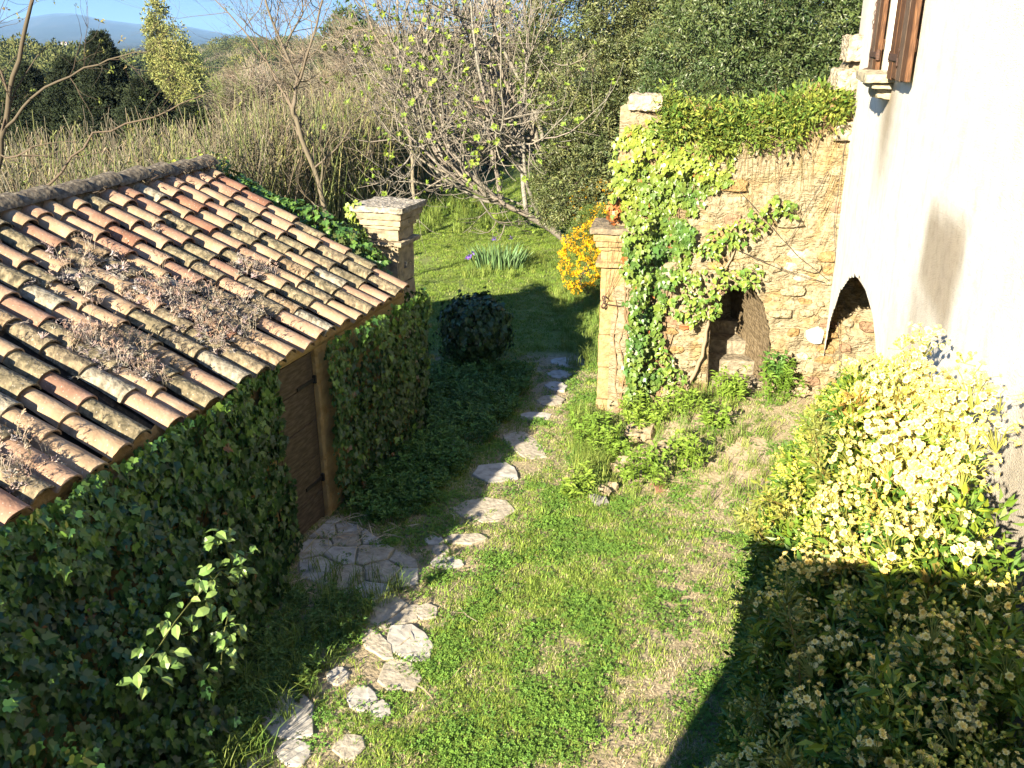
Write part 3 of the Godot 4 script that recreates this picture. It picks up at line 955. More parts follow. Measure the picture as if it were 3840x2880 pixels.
	for zz in [0.0, -0.25, -0.6, -1.1, -1.7]:
		var ring := []
		for p in ARCH:
			var q := sw_face(p.x, p.y)
			var d := 0.012 * nw2.get_noise_2d(p.y * 7 + p.x * 5, zz * 5)
			ring.append(ps.p(Vector3(p.x + 0.40 * zz + d * 2, p.y + d + 0.30 * maxf(0.0, -zz - 0.6), minf(q.z, 0.6) + zz + (0.012 if zz == 0.0 else 0.0))))
		rings.append(ring)
	for g in 4:
		for i in ARCH.size() - 1:
			ps.t(rings[g][i], rings[g + 1][i], rings[g + 1][i + 1]); ps.t(rings[g][i], rings[g + 1][i + 1], rings[g][i + 1])
	var c := ps.p(Vector3(0.9, 1.6, -1.5))
	for i in ARCH.size(): ps.t(rings[4][i], c, rings[4][(i + 1) % ARCH.size()])
	part(o, "passage", ps.mesh(false), textured(mat(Color(0.55, 0.5, 0.45), 0.95), mortar.albedo_texture, 0.6, mortar.heightmap_texture, 3.0))
	var sn := fnoise(0.6, 140, 3)
	var stm := stone_mat(Color(0.09, 0.08, 0.06), Color(0.20, 0.17, 0.125), Color(0.30, 0.26, 0.19), 141, 0.02, 2.0)
	for k in 6:
		var h := 0.11
		var t := part(o, "step", worn_box(Vector3(0.50, h, 0.22), 0.05, 0.02, sn, Vector3(k * 3, 0, 0)), stm, Vector3(1.68 - 0.11 * k, 0.30 + 0.21 * k, 0.33 - 0.30 * k))
		t.rotation.y = R(-0.03, 0.03)

# ---------------------------------------------------------------- the white house
var HO_T := Transform3D(Basis(Vector3.UP, deg_to_rad(-15.0)), Vector3(1.12, 0, 0.30))
func hp(s: float, y: float, off: float) -> Vector3: return Vector3(-off, y, -s) # in the house's own axes
func house() -> void:
	var o := thing("white_house", "white roughcast house with brown wooden shutters and a low arch at its foot", "house", HO_T.origin, deg_to_rad(-15.0))
	var rc := textured(mat(Color.WHITE, 0.95), ntex(0.02, 160, [[0.0, 0.9], [0.5, 1.0], [1.0, 1.0]], 512), 0.8, ntex(0.10, 161, [[0.0, 0.0], [0.6, 0.0], [0.74, 0.9], [1.0, 1.0]], 1024, 2), 0.6)
	rc.vertex_color_use_as_albedo = true
	var arch := PackedVector2Array([Vector2(12.5, -0.5), Vector2(12.4, 1.1), Vector2(12.06, 1.73), Vector2(11.4, 2.28), Vector2(10.6, 2.66), Vector2(9.9, 2.84), Vector2(9.11, 2.91), Vector2(8.4, 2.86), Vector2(7.96, 2.73), Vector2(7.6, 2.58), Vector2(7.2, 2.3), Vector2(6.8, 1.9), Vector2(6.5, 1.3), Vector2(6.4, -0.5)])
	var win := PackedVector2Array([Vector2(9.17, 4.92), Vector2(10.27, 4.92), Vector2(10.27, 6.7), Vector2(9.17, 6.7)])
	var us := []; var vs := []
	for i in 167: us.append(lerpf(0.06, 13.42, i / 166.0))
	for i in 105: vs.append(lerpf(-0.3, 8.0, i / 104.0))
	var n1 := fnoise(0.8, 165, 4)
	var stain := func(s: float, y: float) -> Color:
		var n := n1.get_noise_2d(s * 2.2, y * 2.2)
		var w := Color(0.83, 0.80, 0.715)
		var st := 0.0
		# rain streak under the sill
		st = maxf(st, 0.85 * exp(-pow((s - 9.35) / 0.48, 2)) * sm(3.55, 4.5, y + 0.25 * n) * sm(4.9, 4.75, y))
		# grey patch left by an old niche, and the run below it
		var nx: float = clampf(s, 5.55, 6.35); var ny: float = clampf(y, 3.75, 4.05)
		st = maxf(st, 0.85 * sm(0.34, 0.05, Vector2(s - nx, (y - ny) * 1.2).length() + 0.10 * n))
		st = maxf(st, 0.5 * sm(6.9, 6.45, s + 0.2 * n) * sm(5.3, 6.1, s) * sm(3.8, 3.5, y))
		st = maxf(st, 0.55 * sm(4.3, 3.7, s) * sm(3.95, 3.5, y + 0.2 * n))
		st = maxf(st, 0.35 * sm(12.2, 13.3, s) * sm(4.6, 5.2, y + 0.3 * n))
		var c := w.lerp(Color(0.30, 0.245, 0.17), st)
		var dirt := clampf(n1.get_noise_2d(s * 5.0 + 9, y * 0.9) * 1.6 - 0.35, 0, 0.22) + 0.22 * sm(0.25, 0.6, n1.get_noise_2d(s * 1.1 + 50, y * 1.1))
		return c.lerp(Color(0.50, 0.43, 0.32), dirt) * (1.0 + 0.05 * n)
	var face := func(s: float, y: float) -> Vector3: return hp(s, y, 0.004 * n1.get_noise_2d(s * 0.7, y * 0.7))
	# grid without the arch, then the window is cut from what is left
	var mb := grid_wall(us, vs, face, stain, arch)
	var keep := PackedInt32Array()
	for i in range(0, mb.ix.size(), 3):
		var cen := (mb.v[mb.ix[i]] + mb.v[mb.ix[i + 1]] + mb.v[mb.ix[i + 2]]) / 3.0
		if not in_poly(Vector2(-cen.z, cen.y), win):
			keep.append(mb.ix[i]); keep.append(mb.ix[i + 1]); keep.append(mb.ix[i + 2])
	mb.ix = keep
	mb.ix.reverse()
	part(o, "plaster_wall", mb.mesh(true), rc)
	# thickness of the wall in the arch, the far end, and the body of the house behind and above
	var body := MB.new()
	for i in range(5, arch.size() - 1):
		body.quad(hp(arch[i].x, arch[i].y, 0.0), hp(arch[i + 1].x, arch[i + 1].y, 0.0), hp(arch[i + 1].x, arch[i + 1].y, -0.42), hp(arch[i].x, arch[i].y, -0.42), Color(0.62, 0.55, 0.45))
	var pc := Color(0.75, 0.72, 0.65)
	body.quad(hp(13.42, 2.98, 0), hp(13.42, 8, 0), hp(13.42, 8, -6), hp(13.42, 2.98, -6), pc)
	body.quad(hp(13.40, -0.3, 0), hp(13.40, 2.98, 0), hp(13.40, 2.98, -0.42), hp(13.40, -0.3, -0.42), pc)
	body.quad(hp(0.06, 8, 0), hp(13.42, 8, 0), hp(13.42, 8.6, -6), hp(0.06, 8.6, -6), Color(0.3, 0.2, 0.12))
	body.quad(hp(0.06, 2.98, -0.42), hp(13.42, 2.98, -0.42), hp(13.42, 2.98, -6), hp(0.06, 2.98, -6), pc)
	body.quad(hp(0.06, -0.3, -6), hp(13.42, -0.3, -6), hp(13.42, 8.6, -6), hp(0.06, 8.6, -6), pc)
	body.quad(hp(5.9, -0.3, -0.42), hp(5.9, 2.98, -0.42), hp(5.9, 2.98, -6), hp(5.9, -0.3, -6), pc)
	part(o, "house_body", body.mesh(), vmat(0.95))
	# window
	var rv := MB.new()
	var wq := [hp(9.17, 4.92, 0), hp(10.27, 4.92, 0), hp(10.27, 6.7, 0), hp(9.17, 6.7, 0)]
	for i in 4:
		rv.quad(wq[i], wq[(i + 1) % 4], wq[(i + 1) % 4] + Vector3(0.24, 0, 0), wq[i] + Vector3(0.24, 0, 0), pc)
	var wd := part(o, "window", rv.mesh(), vmat(0.95))
	var oldw := textured(mat(Color.WHITE, 0.7), ntex(0.02, 170, [[0.0, lin(0.035, 0.017, 0.009)], [0.4, lin(0.09, 0.042, 0.02)], [0.75, lin(0.16, 0.078, 0.036)], [1.0, lin(0.24, 0.135, 0.07)]], 512), 1.0, ntex(0.06, 171, [[0.0, 0.0], [1.0, 1.0]], 256), 0.4)
	oldw.uv1_scale = Vector3(7, 0.6, 7)
	var greyw := textured(mat(Color.WHITE, 0.8), ntex(0.02, 172, [[0.0, lin(0.04, 0.026, 0.018)], [0.5, lin(0.12, 0.078, 0.05)], [1.0, lin(0.25, 0.19, 0.145)]], 512), 1.0, oldw.heightmap_texture, 0.4)
	greyw.uv1_scale = Vector3(7, 0.6, 7)
	var fb := MB.new()
	for e in [[9.21, 5.81, 0.035, 0.89], [10.23, 5.81, 0.035, 0.89], [9.72, 5.81, 0.03, 0.85]]: fb.box(hp(e[0], e[1], -0.2), Vector3(0.03, e[3], e[2]), Basis.IDENTITY, 0.004)
	fb.box(hp(9.72, 4.96, -0.2), Vector3(0.031, 0.036, 0.55), Basis.IDENTITY, 0.004)
	part(wd, "frame", fb.mesh(), oldw)
	var glass := StandardMaterial3D.new()
	glass.transparency = BaseMaterial3D.TRANSPARENCY_ALPHA
	glass.albedo_color = Color(0.8, 0.85, 0.85, 0.12)
	glass.roughness = 0.05
	for s in [9.47, 9.97]:
		var gb := MB.new()
		gb.box(Vector3.ZERO, Vector3(0.004, 0.82, 0.22), Basis.IDENTITY, 0.001)
		part(wd, "pane", gb.mesh(), glass, hp(s, 5.82, -0.2))
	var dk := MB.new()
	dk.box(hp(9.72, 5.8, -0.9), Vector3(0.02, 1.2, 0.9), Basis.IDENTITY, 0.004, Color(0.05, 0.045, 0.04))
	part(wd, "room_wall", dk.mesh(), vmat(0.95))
	# shutters: boards, strap hinges, edge
	var iron := textured(mat(Color.WHITE, 0.75), ntex(0.05, 175, [[0.0, lin(0.03, 0.022, 0.02)], [0.6, lin(0.09, 0.05, 0.035)], [1.0, lin(0.15, 0.085, 0.06)]], 256), 3.0)
	for e in [[9.15, 8.02, 0.06, 0.055, 4, "near"], [10.30, 10.90, 0.05, 0.05, 2, "far"]]:
		var fr := MB.new()
		var sh := part(o, "shutter", null, oldw)
		var s0: float = e[0]; var s1: float = e[1]
		var nb: int = e[4]
		for y in [5.18, 6.35]:
			fr.box(hp((s0 + s1) * 0.5, y - 0.02, e[2] - 0.028), Vector3(0.012, 0.05, absf(s1 - s0) * 0.46), Basis.IDENTITY, 0.003)
		sh.mesh = fr.mesh()
		for k in nb:
			var a := lerpf(s0, s1, float(k) / nb); var b := lerpf(s0, s1, float(k + 1) / nb)
			var pb := MB.new()
			var lo := 4.87 + R(0.0, 0.018)
			pb.box(Vector3.ZERO, Vector3(0.022, (6.75 - lo) * 0.5, absf(b - a) * 0.5 - 0.004), Basis.IDENTITY, 0.005)
			part(sh, "board", pb.mesh(), oldw if (k + nb) % 3 != 0 else greyw, hp((a + b) * 0.5, (6.75 + lo) * 0.5, e[2] + R(-0.003, 0.003)))
		for y in [5.06, 6.25]:
			var hb := MB.new()
			var dir := signf(s1 - s0)
			hb.box(hp(s0 + dir * 0.28, y, e[2] + 0.028), Vector3(0.005, 0.028, 0.30), Basis.IDENTITY, 0.002)
			hb.box(hp(s0 + dir * 0.59, y + 0.03, e[2] + 0.028), Vector3(0.0045, 0.05, 0.018), Basis(Vector3.RIGHT, 0.6), 0.002)
			hb.box(hp(s0 + dir * 0.59, y - 0.03, e[2] + 0.029), Vector3(0.0045, 0.05, 0.018), Basis(Vector3.RIGHT, -0.6), 0.002)
			hb.tube(PackedVector3Array([hp(s0 - dir * 0.02, y - 0.05, e[2] + 0.01), hp(s0 - dir * 0.02, y + 0.05, e[2] + 0.01)]), 0.02, 0.02, 8)
			part(sh, "strap_hinge", hb.mesh(), iron)
	# catch rod and chain by the far shutter
	var rod := MB.new()
	rod.tube(PackedVector3Array([hp(11.02, 4.92, 0.06), hp(11.0, 6.7, 0.06)]), 0.011, 0.011, 6)
	rod.tube(PackedVector3Array([hp(11.0, 4.92, 0.02), hp(11.05, 4.90, 0.10), hp(11.1, 4.88, 0.13)]), 0.012, 0.010, 6)
	part(o, "catch_rod", rod.mesh(), iron)
	var chn := MB.new()
	for k in 9:
		var cy := 5.34 + 0.045 * k
		var pts := PackedVector3Array()
		for j in 9:
			var an := TAU * j / 8
			pts.append(hp(11.25 - 0.02 * k + (0.014 * cos(an) if k % 2 == 0 else 0.0), cy + 0.027 * sin(an), 0.05 + (0.014 * cos(an) if k % 2 else 0.0)))
		chn.tube(pts, 0.005, 0.005, 5)
	part(o, "chain", chn.mesh(), iron)
	# carved sill on a corbel
	var sn := fnoise(0.5, 180, 3)
	var sst := stone_mat(Color(0.16, 0.14, 0.09), Color(0.33, 0.29, 0.20), Color(0.42, 0.38, 0.27), 181, 0.02, 1.5)
	var sill := part(o, "window_sill", worn_box(Vector3(0.16, 0.045, 0.52), 0.04, 0.022, sn, Vector3.ZERO), sst, hp(9.72, 4.87, 0.10))
	part(sill, "sill_moulding", worn_box(Vector3(0.12, 0.026, 0.45), 0.04, 0.012, sn, Vector3(3, 0, 0)), sst, Vector3(0.03, -0.07, 0))
	part(sill, "corbel", worn_box(Vector3(0.08, 0.05, 0.34), 0.04, 0.04, sn, Vector3(6, 0, 0)), sst, Vector3(0.06, -0.14, 0))
	# the terrace in front of which the courtyard is seen; its shadow falls on the rose
	var tr := MB.new()
	var o2 := HO_T.affine_inverse()
	tr.box(o2 * Vector3(-0.52, 2.39, 2.9), Vector3(2.1, 2.69, 2.45), o2.basis, 0.03, Color(0.6, 0.56, 0.5))
	part(o, "terrace", tr.mesh(), vmat(0.95))

# ---------------------------------------------------------------- climbing plants
# leaves over a surface: f(u, v) -> [point, normal]; the nearest `near` leaves to the eye become parts
func leaf_cover(o: Node3D, f: Callable, count: int, near: int, size: float, cf: Callable, kind: String, droop := 0.9, mats: Array = []) -> void:
	var lm: Material = vmat(0.38, 0.35, 0.45) if mats.is_empty() else mats[0]
	var leaves := []
	for i in 5:
		var mb := MB.new()
		if kind == "ivy": ivy_leaf(mb, Vector3.ZERO, Basis.IDENTITY, 1.0, Color.WHITE, R(0.85, 1.15))
		else: leaf4(mb, Vector3.ZERO, Basis.IDENTITY, 1.0, 0.62, Color.WHITE)
		leaves.append(mb.mesh())
	var items := []
	var gt := o.global_transform if o.is_inside_tree() else o.transform
	var eye := gt.affine_inverse() * Vector3(0, 5.2, 0)
	for i in count:
		var q: Array = f.call()
		if q.is_empty(): continue
		var n: Vector3 = (q[1] + rdir() * 0.55).normalized()
		var up_ := (Vector3.DOWN * droop + rdir() * 0.55).normalized()
		var s := size * (R(0.35, 0.8) if R(0, 1) < 0.3 else R(0.7, 1.35))
		var b := facing(n, -up_)
		b = Basis(b.x, b.y, b.z) * Basis(Vector3(0, 0, 1), PI)
		items.append([eye.distance_squared_to(q[0]), Transform3D(b.scaled_local(Vector3(s, s, s)), q[0]), cf.call(q[0])])
	if near > 0:
		items.sort_custom(func(a, b): return a[0] < b[0])
	var xf := []; var cols := PackedColorArray()
	var shades := {}
	var used := 0
	for i in items.size():
		var it: Array = items[i]
		# keep to those that fall inside the view
		if used < near:
			var w: Vector3 = gt * it[1].origin
			var dep := -w.z * 0.9328 + (5.2 - w.y) * 0.3605
			var uy := (w.y - 5.2) * 0.9328 - w.z * 0.3605
			if absf(w.x) / dep < 0.56 and absf(uy) / dep < 0.42:
				var key := int(it[2].g * 30) * 100 + int(it[2].r * 30)
				if not shades.has(key):
					var m: StandardMaterial3D = lm.duplicate()
					m.vertex_color_use_as_albedo = false
					m.albedo_color = Color(it[2].r, it[2].g, it[2].b).linear_to_srgb()
					shades[key] = m
				var p := part(o, "leaf", leaves[i % 5], shades[key])
				p.transform = it[1]
				used += 1
				continue
		xf.append(it[1]); cols.append(it[2])
	scatter(o, "foliage", leaves, lm, xf, cols)

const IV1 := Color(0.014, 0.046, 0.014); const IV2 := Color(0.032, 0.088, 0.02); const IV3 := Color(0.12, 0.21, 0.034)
func shed_ivy() -> void:
	var nz := fnoise(0.9, 200, 3)
	# left of the door: a thick bank that spreads over the ground towards the house
	var o := thing("wall_ivy", "thick dark green ivy bank covering the shed wall left of the door", "ivy", SHED_T.origin, deg_to_rad(-18.8), "ivy on the shed wall")
	var st := MB.new()
	for i in 26:
		var z := R(0.2, 4.4)
		var p := Vector3(0.03, 0.0, z)
		var pts := PackedVector3Array([p])
		for k in 7:
			p += Vector3(R(-0.005, 0.02), R(0.16, 0.32), R(-0.12, 0.12))
			p.y = minf(p.y, 2.05)
			pts.append(p)
		st.tube(pts, R(0.008, 0.016), 0.003, 5, Color(0.10, 0.07, 0.045))
	part(o, "stems", st.mesh(true), vmat(0.9))
	var f := func() -> Array:
		var z := 0.06 + 4.6 * R(0, 1)
		var y := 2.2 * pow(R(0, 1), 0.9)
		var reach := 0.12 + (0.05 + 0.95 * sm(0.2, 3.2, z)) * pow(1.0 - minf(y, 2.2) / 2.2, 1.25) + 0.10 * sm(0.3, 1.0, z)
		reach *= 1.0 + 0.50 * nz.get_noise_2d(z * 1.6, y * 1.6) + 0.25 * nz.get_noise_2d(z * 4.5, y * 4.5)
		if nz.get_noise_2d(z * 2.6 + 90, y * 2.6) < -0.42 and R(0, 1) < 0.8: return []
		var inn := 1.0 - absf(rng.randfn(0.0, 0.10)) - (0.3 * R(0, 1) if R(0, 1) < 0.25 else 0.0)
		var x := reach * inn
		var slope := (0.05 + 0.95 * sm(0.2, 3.2, z)) * 0.6
		return [Vector3(maxf(0.015, x), y + 0.03, z), Vector3(1.0, slope, 0.15 * nz.get_noise_2d(z * 3, y * 3))]
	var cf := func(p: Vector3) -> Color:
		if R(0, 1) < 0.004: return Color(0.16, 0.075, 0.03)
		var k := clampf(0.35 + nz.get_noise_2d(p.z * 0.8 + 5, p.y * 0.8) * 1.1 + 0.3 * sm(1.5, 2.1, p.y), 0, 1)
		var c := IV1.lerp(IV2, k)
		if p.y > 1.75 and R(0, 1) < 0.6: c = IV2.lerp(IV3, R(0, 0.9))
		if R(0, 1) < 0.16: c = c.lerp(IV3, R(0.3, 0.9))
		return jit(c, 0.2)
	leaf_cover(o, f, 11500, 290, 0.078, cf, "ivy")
	# right of the door and round the corner
	var o2 := thing("wall_ivy", "dense dark ivy on the shed wall between the plank door and the grey pillar", "ivy", SHED_T.origin, deg_to_rad(-18.8), "ivy on the shed wall")
	var st2 := MB.new()
	for i in 14:
		var p := Vector3(0.03, 0.0, R(-3.0, -1.2))
		var pts := PackedVector3Array([p])
		for k in 7:
			p += Vector3(R(-0.005, 0.02), R(0.16, 0.3), R(-0.1, 0.1))
			pts.append(p)
		st2.tube(pts, R(0.008, 0.016), 0.003, 5, Color(0.10, 0.07, 0.045))
	part(o2, "stems", st2.mesh(true), vmat(0.9))
	var f2 := func() -> Array:
		if R(0, 1) < 0.16: # round the corner
			var y := R(0.1, 2.1)
			return [Vector3(R(-0.5, 0.22), y, -3.14 - 0.2 * R(0.3, 1)), Vector3(0.5, 0.2, -1)]
		var z := -0.85 - 2.38 * R(0, 1)
		var y := 0.12 + 2.06 * R(0, 1)
		if y < 0.5 and R(0, 1) < 0.45: return []
		var reach := 0.16 + 0.14 * sm(0.3, 1.6, y) * sm(-1.0, -1.8, z)
		reach *= 1.0 + 0.45 * nz.get_noise_2d(z * 2.0 + 30, y * 2.0)
		return [Vector3(maxf(0.015, reach * (1.0 - absf(rng.randfn(0, 0.14)))), y, z), Vector3(1, 0.15, 0.1)]
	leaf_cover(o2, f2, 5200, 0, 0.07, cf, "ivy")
	# over the far verge, down to the pillar, and along the ridge
	var o3 := thing("verge_ivy", "bright green ivy clump behind the far edge of the tiled roof beside the grey pillar", "ivy", SHED_T.origin, deg_to_rad(-18.8))
	var f3 := func() -> Array:
		var s := R(0.0, 2.5)
		var base := Vector3(-2.72 + s * 0.9, 3.40 - s * 0.436, -3.25)
		var rad := 0.14 + 0.18 * sm(0.6, 1.4, s) * sm(2.6, 2.0, s)
		var d := rdir()
		return [base + Vector3(d.x * 0.2, d.y * rad * 0.8 + 0.05, d.z * rad - rad * 0.5), Vector3(d.x, absf(d.y) + 0.3, d.z)]
	var cf3 := func(_p: Vector3) -> Color: return jit(IV2.lerp(IV3, R(0, 0.8)), 0.2)
	leaf_cover(o3, f3, 1500, 0, 0.08, cf3, "ivy")
	var o4 := thing("ridge_ivy", "thin yellow green ivy and dry twigs trailing along the shed ridge", "ivy", SHED_T.origin, deg_to_rad(-18.8))
	var tw := MB.new()
	for i in 70:
		var p := Vector3(-2.72 + R(-0.2, 0.16), 3.66 + R(-0.05, 0.08), R(-3.0, -0.6))
		var pts := PackedVector3Array([p])
		for k in 4:
			p += Vector3(R(-0.05, 0.05), R(-0.04, 0.035), R(-0.10, 0.06))
			pts.append(p)
		tw.tube(pts, 0.007, 0.003, 4, jit(Color(0.10, 0.075, 0.05), 0.3))
	part(o4, "twigs", tw.mesh(), vmat(0.95))
	var f4 := func() -> Array:
		var z := R(-3.5, 1.6)
		var k := sm(-1.6, -2.9, z)
		return [Vector3(-2.95 - 0.1 * R(0, 1) + 0.35 * k * R(-0.3, 1), 3.46 + 0.12 * R(0, 1) + 0.22 * k * R(0, 1), z), Vector3(R(-0.3, 0.6), 1, 0.3)]
	var cf4 := func(_p: Vector3) -> Color: return jit(IV2.lerp(Color(0.30, 0.34, 0.05), R(0.1, 1)), 0.2)
	leaf_cover(o4, f4, 1100, 0, 0.07, cf4, "ivy")

func wall_plants() -> void:
	var nz := fnoise(1.1, 210, 3)
	var poly := PackedVector2Array([Vector2(-0.22, 3.85), Vector2(-0.05, 4.1), Vector2(0.35, 4.25), Vector2(0.7, 4.2), Vector2(1.46, 4.15), Vector2(1.40, 3.7), Vector2(1.33, 3.37), Vector2(0.97, 3.18), Vector2(0.93, 2.6), Vector2(0.85, 2.2), Vector2(0.62, 1.97), Vector2(0.55, 1.4), Vector2(0.62, 0.9), Vector2(0.5, 0.35), Vector2(0.16, 0.2), Vector2(0.10, 1.0), Vector2(0.10, 2.0), Vector2(-0.02, 2.35), Vector2(-0.06, 2.9), Vector2(-0.14, 3.05), Vector2(-0.2, 3.4)])
	var o := thing("wall_ivy", "sunlit yellow green ivy hanging down the left end of the stone wall", "ivy", SW_T.origin, deg_to_rad(-8.0))
	var st := MB.new()
	for i in 22:
		var p := Vector3(R(0.0, 0.6), 0.2, 0)
		var pts := PackedVector3Array()
		for k in 10:
			var q := sw_face(p.x, p.y) + Vector3(0, 0, 0.02)
			pts.append(q)
			p += Vector3(R(-0.08, 0.11), R(0.25, 0.42), 0)
		st.tube(pts, R(0.008, 0.018), 0.003, 5, Color(0.22, 0.15, 0.09))
	part(o, "stems", st.mesh(true), vmat(0.9))
	var f := func() -> Array:
		var q := Vector2(R(-0.25, 1.5), R(0.2, 4.25))
		if not in_poly(q + Vector2(0.12, 0.1) * nz.get_noise_2d(q.x * 5, q.y * 5), poly): return []
		if nz.get_noise_2d(q.x * 2.2 + 60, q.y * 2.2) < -0.42: return []
		var e := sw_face(q.x, q.y)
		var rr := 0.05 + 0.20 * sm(-0.2, 0.5, nz.get_noise_2d(q.x * 1.7, q.y * 1.7)) * sm(1.5, 0.7, q.x)
		if q.x < 0.45 and q.y < 3.0: rr += 0.30 * sm(0.45, 0.25, q.x)
		return [e + Vector3(0, 0, rr * R(0.3, 1.05)), Vector3(0.1 * R(-1, 1) - 0.5 * sm(0.1, -0.2, q.x), 0.3, 1)]
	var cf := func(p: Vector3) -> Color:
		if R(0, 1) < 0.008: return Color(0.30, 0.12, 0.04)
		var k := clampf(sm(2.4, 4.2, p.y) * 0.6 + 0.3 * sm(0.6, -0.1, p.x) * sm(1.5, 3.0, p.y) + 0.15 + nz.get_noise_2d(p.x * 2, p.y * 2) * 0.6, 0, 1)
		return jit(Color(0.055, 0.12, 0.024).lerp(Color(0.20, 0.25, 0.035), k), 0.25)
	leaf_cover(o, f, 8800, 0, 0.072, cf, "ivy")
	# dead brown bunch on the outer edge
	var o1 := thing("dead_ivy", "rusty brown bunch of dead ivy on the outer edge of the stone wall", "ivy", SW_T * Vector3(-0.16, 2.98, 0.05))
	var f1 := func() -> Array:
		var d := rdir()
		return [d * Vector3(0.11, 0.2, 0.1) * R(0.5, 1), d]
	leaf_cover(o1, f1, 130, 0, 0.07, func(_p): return jit(Color(0.36, 0.14, 0.05), 0.3), "ivy")
	# jasmine cushion along the top
	var o2 := thing("wall_top_jasmine", "bushy green winter jasmine trailing over the top of the stone wall", "jasmine", SW_T.origin, deg_to_rad(-8.0))
	var sp := [sprig(15, 0.19, 0.075, 0.034, 0.35), sprig(17, 0.22, 0.07, 0.032, 0.35), sprig(13, 0.16, 0.08, 0.036, 0.35)]
	var xf := []; var cols := PackedColorArray()
	for i in 1050:
		var x := R(0.45, 2.75)
		var top := lerp_table(SW_TOP, minf(x, 2.45))
		var hang := (0.05 + 0.62 * clampf(0.35 + 1.3 * nz.get_noise_2d(x * 2.0, 3.0), 0, 1)) * (0.6 if x > 2.3 else 1.0)
		var k := R(0, 1)
		var q: Vector3
		var d: Vector3
		if k < 0.55:
			q = Vector3(x, top + 0.0 + 0.20 * sqrt(R(0, 1)) * (0.7 + 0.6 * nz.get_noise_2d(x * 3, 9)), R(-0.75, 0.12))
			d = Vector3(R(-0.7, 0.7), R(0.2, 1.0), R(-0.2, 0.9))
		else:
			var y := top + 0.1 - hang * pow(R(0, 1), 1.4)
			q = sw_face(x, minf(y, top)) ; q.y = y
			q.z += 0.05 + 0.14 * R(0, 1)
			d = Vector3(R(-0.6, 0.6), R(-1.0, 0.3), R(0.2, 0.8))
		xf.append(Transform3D(along(d).scaled(Vector3.ONE * R(0.7, 1.2)), q))
		var c := Color(0.085, 0.155, 0.026).lerp(Color(0.23, 0.27, 0.045), clampf(R(-0.3, 1.0) + nz.get_noise_2d(x * 3, q.y * 5), 0, 1))
		if R(0, 1) < 0.025: c = Color(0.30, 0.20, 0.10)
		cols.append(jit(c, 0.2))
	scatter(o2, "foliage", sp, vmat(0.55, 0.4), xf, cols)
	var tb := MB.new()
	for i in 120: # bare trailing and upright stems
		var x := R(0.6, 2.7)
		var p := sw_face(x, lerp_table(SW_TOP, x) - R(0.0, 0.3)) + Vector3(0, 0, 0.08)
		var pts := PackedVector3Array([p])
		if i < 84:
			var ln := R(0.3, 1.5) if i < 60 else R(0.2, 0.5)
			var sl := R(-0.25, 0.25)
			for k in 6:
				p += Vector3(sl * ln / 6 + R(-0.02, 0.02), -ln / 6, 0)
				var e := sw_face(p.x, p.y)
				p.z = lerpf(p.z, e.z + 0.04, 0.6)
				pts.append(p)
		else:
			p += Vector3(R(-0.9, -0.0) * 0.6, 0.1, R(-0.6, 0.0))
			pts[0] = p
			var d := Vector3(R(-0.8, 0.3), R(0.4, 1.0), R(-0.2, 0.5))
			for k in 5:
				p += d * R(0.06, 0.12); d.y -= 0.10
				pts.append(p)
		tb.tube(pts, 0.004, 0.0015, 4, jit(Color(0.20, 0.15, 0.075), 0.3))
	part(o2, "trailing_stems", tb.mesh(), vmat(0.9))
	# climbing rose: stem beside the stair, leaf sprays above
	var o3 := thing("climbing_rose", "climbing rose with a bare woody stem and glossy leaves beside the stair arch", "climbing rose", SW_T.origin, deg_to_rad(-8.0))
	var cm := MB.new()
	var wood := Color(0.26, 0.20, 0.14)
	var way := func(pl: Array, r0: float, r1: float) -> void:
		var pts := PackedVector3Array()
		for i in pl.size() - 1:
			for k in 4:
				var q: Vector2 = pl[i].lerp(pl[i + 1], k / 4.0)
				pts.append(sw_face(q.x, q.y) + Vector3(R(-0.01, 0.01), 0, 0.09 + R(-0.01, 0.01)))
		cm.tube(pts, r0, r1, 6, wood)
	way.call([Vector2(0.93, 0.35), Vector2(1.02, 0.65), Vector2(1.16, 1.05), Vector2(1.2, 1.5), Vector2(1.2, 1.85), Vector2(1.3, 2.1), Vector2(1.44, 2.4), Vector2(1.55, 2.75)], 0.032, 0.012)
	way.call([Vector2(1.19, 1.7), Vector2(1.0, 2.0), Vector2(0.85, 2.1)], 0.012, 0.006)
	way.call([Vector2(1.44, 2.4), Vector2(1.38, 2.6), Vector2(1.15, 2.6)], 0.01, 0.005)
	way.call([Vector2(1.55, 2.75), Vector2(1.8, 2.98), Vector2(2.1, 3.15)], 0.01, 0.004)
	way.call([Vector2(1.25, 2.0), Vector2(1.5, 2.12), Vector2(1.75, 2.2)], 0.01, 0.004)
	part(o3, "stem", cm.mesh(true), vmat(0.9))
	var spots := [[1.15, 2.55, 0.16, 0.10], [1.32, 2.72, 0.20, 0.14], [1.55, 2.80, 0.22, 0.16], [1.74, 2.96, 0.16, 0.14], [2.0, 3.12, 0.16, 0.12], [2.12, 3.1, 0.1, 0.1], [0.85, 2.12, 0.18, 0.13], [1.05, 1.98, 0.24, 0.18], [1.25, 2.12, 0.26, 0.2], [1.5, 2.16, 0.24, 0.14], [1.72, 2.2, 0.14, 0.12], [0.98, 1.7, 0.16, 0.16], [1.2, 1.75, 0.14, 0.14], [0.8, 1.75, 0.2, 0.16], [0.55, 0.95, 0.2, 0.16], [0.75, 0.75, 0.2, 0.14]]
	var f3 := func() -> Array:
		var e: Array = spots[rng.randi() % spots.size()]
		var d := rdir()
		var q := sw_face(e[0] + d.x * e[2], e[1] + d.y * e[3])
		return [q + Vector3(0, 0, 0.10 + 0.14 * R(0, 1)), Vector3(d.x * 0.5, 0.8, 1)]
